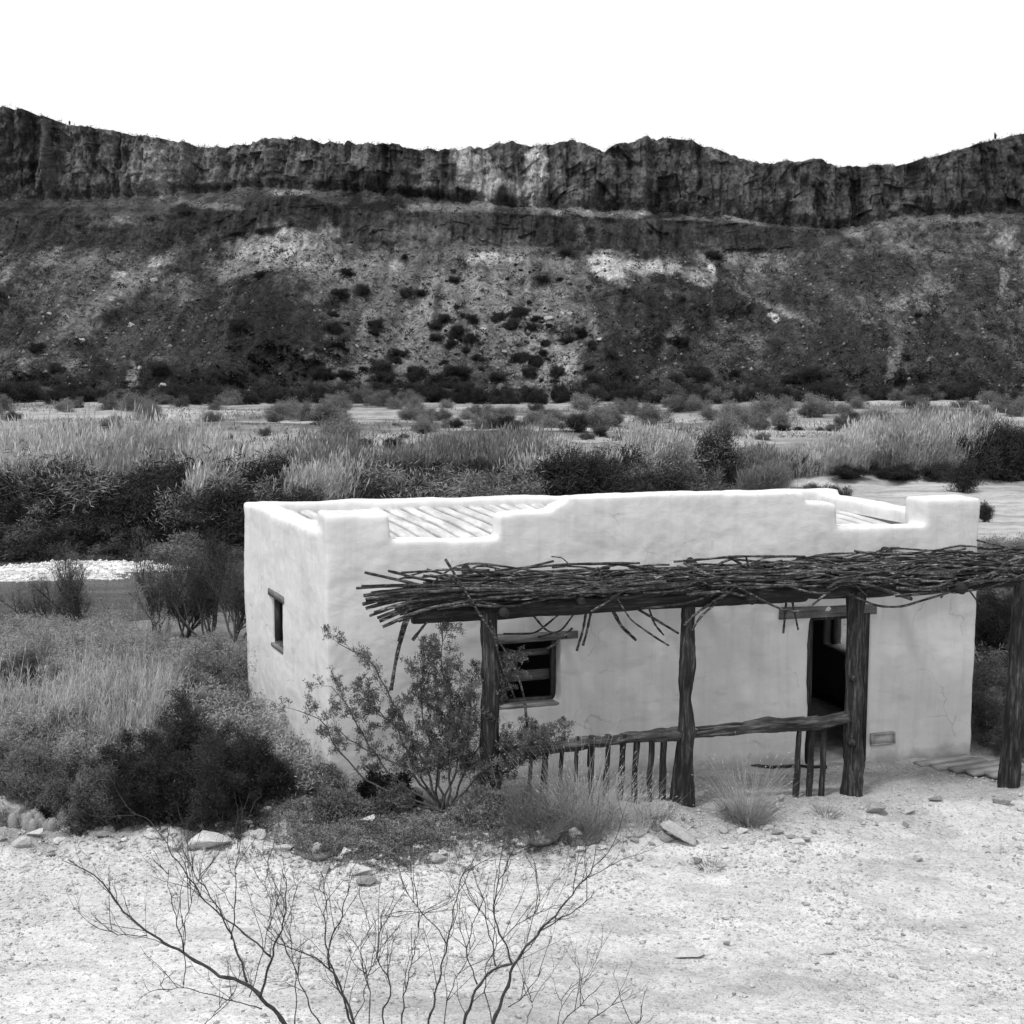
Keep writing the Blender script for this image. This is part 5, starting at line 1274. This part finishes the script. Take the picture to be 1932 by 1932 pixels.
# ---- bare mesquite in the foreground
def c1(x, y): return (x * .3872, 1184 + y * .3872)
def c2(x, y): return (631 + x * .3872, 1184 + y * .3872)
YM = 6.3
L1 = [([c1(1440, 2060), c1(1400, 1932), c1(1270, 1800), c1(1200, 1730), c1(1080, 1700), c1(900, 1590), c1(740, 1500), c1(600, 1390), c1(545, 1310), c1(480, 1220), c1(330, 1130)], .022, .0035, 0),
 ([c1(1270, 1800), c1(1300, 1680), c1(1325, 1600), c1(1370, 1470), c1(1390, 1400), c1(1400, 1250), c1(1385, 1200)], .012, .003, -.2),
 ([c1(1325, 1605), c1(1210, 1500), c1(1110, 1430), c1(1000, 1340), c1(900, 1180), c1(860, 1150), c1(800, 1030), c1(740, 940), c1(640, 900)], .009, .0025, .2),
 ([c1(1210, 1730), c1(1160, 1600), c1(1120, 1480), c1(1060, 1360), c1(1000, 1270), c1(930, 1180), c1(905, 1090)], .011, .003, .4),
 ([c1(900, 1590), c1(870, 1470), c1(850, 1380), c1(820, 1270), c1(815, 1180)], .006, .002, -.3),
 ([c1(900, 1740), c1(900, 1560), c1(905, 1400), c1(950, 1290), c1(1000, 1100)], .005, .002, .1),
 ([c1(720, 1500), c1(630, 1500), c1(540, 1490), c1(470, 1420), c1(450, 1390)], .005, .002, .0),
 ([c1(1280, 1860), c1(1100, 1810), c1(1000, 1780), c1(880, 1750), c1(785, 1780), c1(783, 1715)], .006, .002, -.3),
 ([c1(1130, 1520), c1(1150, 1330), c1(1150, 1180), c1(1165, 1050), c1(1200, 960)], .007, .002, .2),
 ([c1(1440, 1932), c1(1440, 1700), c1(1415, 1540), c1(1420, 1380), c1(1400, 1280)], .006, .002, .5),
 ([c1(1600, 2000), c1(1520, 1870), c1(1430, 1650), c1(1380, 1520), c1(1280, 1400), c1(1240, 1360)], .008, .002, .3),
 ([c1(1740, 2040), c1(1720, 1900), c1(1670, 1770), c1(1610, 1660), c1(1520, 1600), c1(1400, 1560), c1(1300, 1500)], .014, .003, -.1),
 ([c1(1610, 1660), c1(1590, 1540), c1(1580, 1420), c1(1590, 1300), c1(1560, 1180)], .008, .002, -.2),
 ([c1(1220, 1800), c1(1300, 1500), c1(1330, 1380), c1(1290, 1240), c1(1320, 1080)], .005, .002, .6),
 ([c1(1000, 1932), c1(1080, 1840), c1(1140, 1780)], .004, .002, -.4),
 ([c2(100, 2040), c2(60, 1850), c2(0, 1700), c2(-40, 1560), c2(30, 1420), c2(50, 1330), c2(95, 1200)], .012, .0025, .1),
 ([c2(250, 2040), c2(230, 1880), c2(290, 1740), c2(200, 1620), c2(215, 1480), c2(300, 1350), c2(360, 1250)], .009, .002, .3),
 ([c2(330, 2040), c2(330, 1850), c2(370, 1660), c2(400, 1520), c2(430, 1380)], .008, .002, -.2),
 ([c2(430, 2040), c2(480, 1850), c2(520, 1660), c2(550, 1530), c2(580, 1400), c2(600, 1280), c2(640, 1160)], .011, .0025, 0),
 ([c2(550, 1540), c2(480, 1440), c2(410, 1380), c2(350, 1290), c2(310, 1200)], .006, .002, .2),
 ([c2(600, 2040), c2(640, 1900), c2(700, 1740), c2(790, 1650), c2(870, 1640)], .015, .008, -.1),
 ([c2(740, 2040), c2(790, 1880), c2(830, 1790), c2(870, 1650), c2(930, 1560), c2(1000, 1480), c2(1080, 1400), c2(1180, 1270), c2(1240, 1200), c2(1310, 1120)], .018, .003, -.3),
 ([c2(1000, 1480), c2(1100, 1420), c2(1190, 1370), c2(1290, 1270)], .007, .002, -.3),
 ([c2(870, 1640), c2(820, 1520), c2(770, 1400), c2(790, 1260), c2(840, 1160), c2(890, 1040)], .009, .002, -.1),
 ([c2(790, 1650), c2(765, 1530), c2(740, 1420), c2(680, 1330), c2(640, 1260)], .007, .002, .1),
 ([c2(700, 1740), c2(640, 1600), c2(660, 1480), c2(720, 1350), c2(750, 1210)], .007, .002, .3),
 ([c2(850, 1850), c2(920, 1800), c2(980, 1720), c2(1020, 1655)], .005, .002, .0),
 ([c2(780, 1950), c2(730, 1780), c2(740, 1620), c2(830, 1500), c2(930, 1420), c2(1000, 1390), c2(990, 1250), c2(970, 1150)], .006, .002, .5),
 ([c2(1080, 2040), c2(1120, 1900), c2(1180, 1860), c2(1250, 1790), c2(1315, 1720)], .006, .002, -.1), ([c2(1160, 2040), c2(1230, 1920), c2(1330, 1860), c2(1380, 1810), c2(1435, 1762)], .006, .002, .1),
 ([c2(1440, 1980), c2(1480, 1920), c2(1508, 1890)], .005, .003, 0), ([c2(900, 2000), c2(960, 1870), c2(960, 1790)], .004, .002, .3), ([c2(1090, 1932), c2(1110, 1800), c2(1165, 1730)], .004, .002, .3),
 ([c2(160, 2000), c2(180, 1800), c2(120, 1600), c2(150, 1480), c2(240, 1400), c2(370, 1370)], .006, .002, .4), ([c2(40, 2000), c2(140, 1840), c2(160, 1700), c2(150, 1600)], .006, .002, -.2), ([c2(520, 2000), c2(560, 1780), c2(650, 1600), c2(690, 1500), c2(640, 1380)], .006, .002, .6)]
rootp = at(610, 2200, YM); mz = gh(rootp[0], YM)
base = np.array([rootp[0], YM, mz - .1])
me_ = empty('mesquite_bush', base); tag(me_, 'leafless thorny mesquite bush in the near foreground', 'shrub')
tr = MB(); tw = MB()
for pts, r0, r1, dd_ in L1:
    k0 = len(pts)
    P = np.array([at(x, y, YM + dd_ * .8 * q / (k0 - 1) + dd_ * .3) for q, (x, y) in enumerate(pts)])
    s_ = np.concatenate([[0], np.cumsum(np.linalg.norm(np.diff(P, axis=0), axis=1))]); n = max(10, int(s_[-1] / .035)); u = np.linspace(0, s_[-1], n)
    Q = np.stack([np.interp(u, s_, P[:, i]) for i in range(3)], -1)
    for _ in range(2): Q[1:-1] = .25 * Q[:-2] + .5 * Q[1:-1] + .25 * Q[2:]
    zig = ((np.arange(n) // 2) % 2 * 2 - 1) * .004
    Q[:, 0] += zig * (.4 + RNG.random(n)); Q[1:-1] += RNG.normal(size=(n - 2, 3)) * .002
    rad = np.linspace(r0 * .54, r1 * .58, n); rad[::5] *= 1.3
    (tr if r0 > .008 else tw).tube(Q, rad, 8 if r0 > .008 else 5)
    # twigs
    m_ = int(n * .32); idx = RNG.integers(int(n * .25), n - 1, m_)
    d = Q[np.minimum(idx + 1, n - 1)] - Q[idx - 1]; d /= np.linalg.norm(d, axis=1)[:, None]
    sd = RNG.normal(size=d.shape); sd -= (sd * d).sum(1)[:, None] * d; sd /= np.linalg.norm(sd, axis=1)[:, None]
    d2 = d + sd * .75 + [0, 0, .25]; d2 /= np.linalg.norm(d2, axis=1)[:, None]
    segs, cp, cd = grow(Q[idx], d2, .30 * (.3 + 1.2 * RNG.random(m_)), .0022, 3, [2, 2, 2], .6, .45, .16, .07, k=6, rratio=.75)
    put_segs(tw, segs, 4)
    th = RNG.integers(2, n - 1, n); dth = RNG.normal(size=(n, 3)); dth /= np.linalg.norm(dth, axis=1)[:, None]
    tw.segs(Q[th], Q[th] + dth * .018, .0016, .0004)
# stems down to the ground
for k in range(9):
    a = at([575, 700, 720, 760, 800, 865, 920, 660, 830][k], 1985, YM); q = np.linspace(0, 1, 8)[:, None]
    g = base + [random.uniform(-.12, .12), random.uniform(-.1, .1), 0]; P = g * (1 - q) + a * q; P[:, 2] += .1 * np.sin(q[:, 0] * 3.14) * 0
    tr.tube(P, np.linspace(.020, .008, 8), 8, True, .1, k)
for mbb in (tr, tw):
    for a in mbb.V: a -= base
tr.build('limbs', M['mesquite'], me_, smooth=True); tw.build('twigs', M['mesquite'], me_)

# ------------------------------------------------------------------ camera, light, world
cam = bpy.data.cameras.new('camera'); co = bpy.data.objects.new('camera', cam); COL.objects.link(co)
co.location = (0, 0, CAMZ); co.rotation_euler = (math.pi / 2 - PITCH, 0, 0)
cam.sensor_width = 36; cam.lens = 36 * F / 1932; cam.clip_end = 6000; cam.clip_start = .05
S.camera = co
EL = math.radians(63); AZ = math.radians(180 + 38)     # high, over the left shoulder
sun = bpy.data.lights.new('sun', 'SUN'); sun.energy = 1.4; sun.angle = math.radians(6); sun.color = (1, 1, 1)
so = bpy.data.objects.new('sun', sun); COL.objects.link(so)
d = Vector((math.sin(AZ) * math.cos(EL), math.cos(AZ) * math.cos(EL), math.sin(EL)))
so.rotation_euler = d.to_track_quat('Z', 'Y').to_euler()
w = bpy.data.worlds.new("World"); S.world = w; w.use_nodes = True
nt = w.node_tree; bg = nt.nodes['Background']
sk = nt.nodes.new('ShaderNodeTexSky'); sk.sky_type = 'NISHITA'; sk.sun_disc = False
sk.sun_elevation = EL; sk.sun_rotation = AZ; sk.air_density = 1.0; sk.dust_density = 4.0; sk.ozone_density = 1.0
bw_ = nt.nodes.new('ShaderNodeRGBToBW'); nt.links.new(sk.outputs[0], bw_.inputs[0])
# thin cloud veil: evens out the sky like a bright overcast
tc = nt.nodes.new('ShaderNodeTexCoord'); mp = nt.nodes.new('ShaderNodeMapping'); mp.inputs['Scale'].default_value = (1, 1, 4)
nt.links.new(tc.outputs['Generated'], mp.inputs[0])
cn = noise(nt, mp.outputs[0], 2.0, 8, .6, .3)
cl = ramp(nt, cn, [(.35, 9.0 / 10), (.6, 1.0)])
mixn = nt.nodes.new('ShaderNodeMix'); mixn.data_type = 'RGBA'; mixn.inputs[0].default_value = .65
nt.links.new(bw_.outputs[0], mixn.inputs[6]); 
c10 = math2(nt, 'MULTIPLY', cl, 9.5); nt.links.new(c10, mixn.inputs[7])
nt.links.new(mixn.outputs[2], bg.inputs['Color']); bg.inputs['Strength'].default_value = .10
S.view_settings.view_transform = 'Standard'; S.view_settings.look = 'None'; S.view_settings.gamma = 1
S.view_settings.exposure = 0.62
S.render.engine = 'CYCLES'
S.render.resolution_x = S.render.resolution_y = 1024
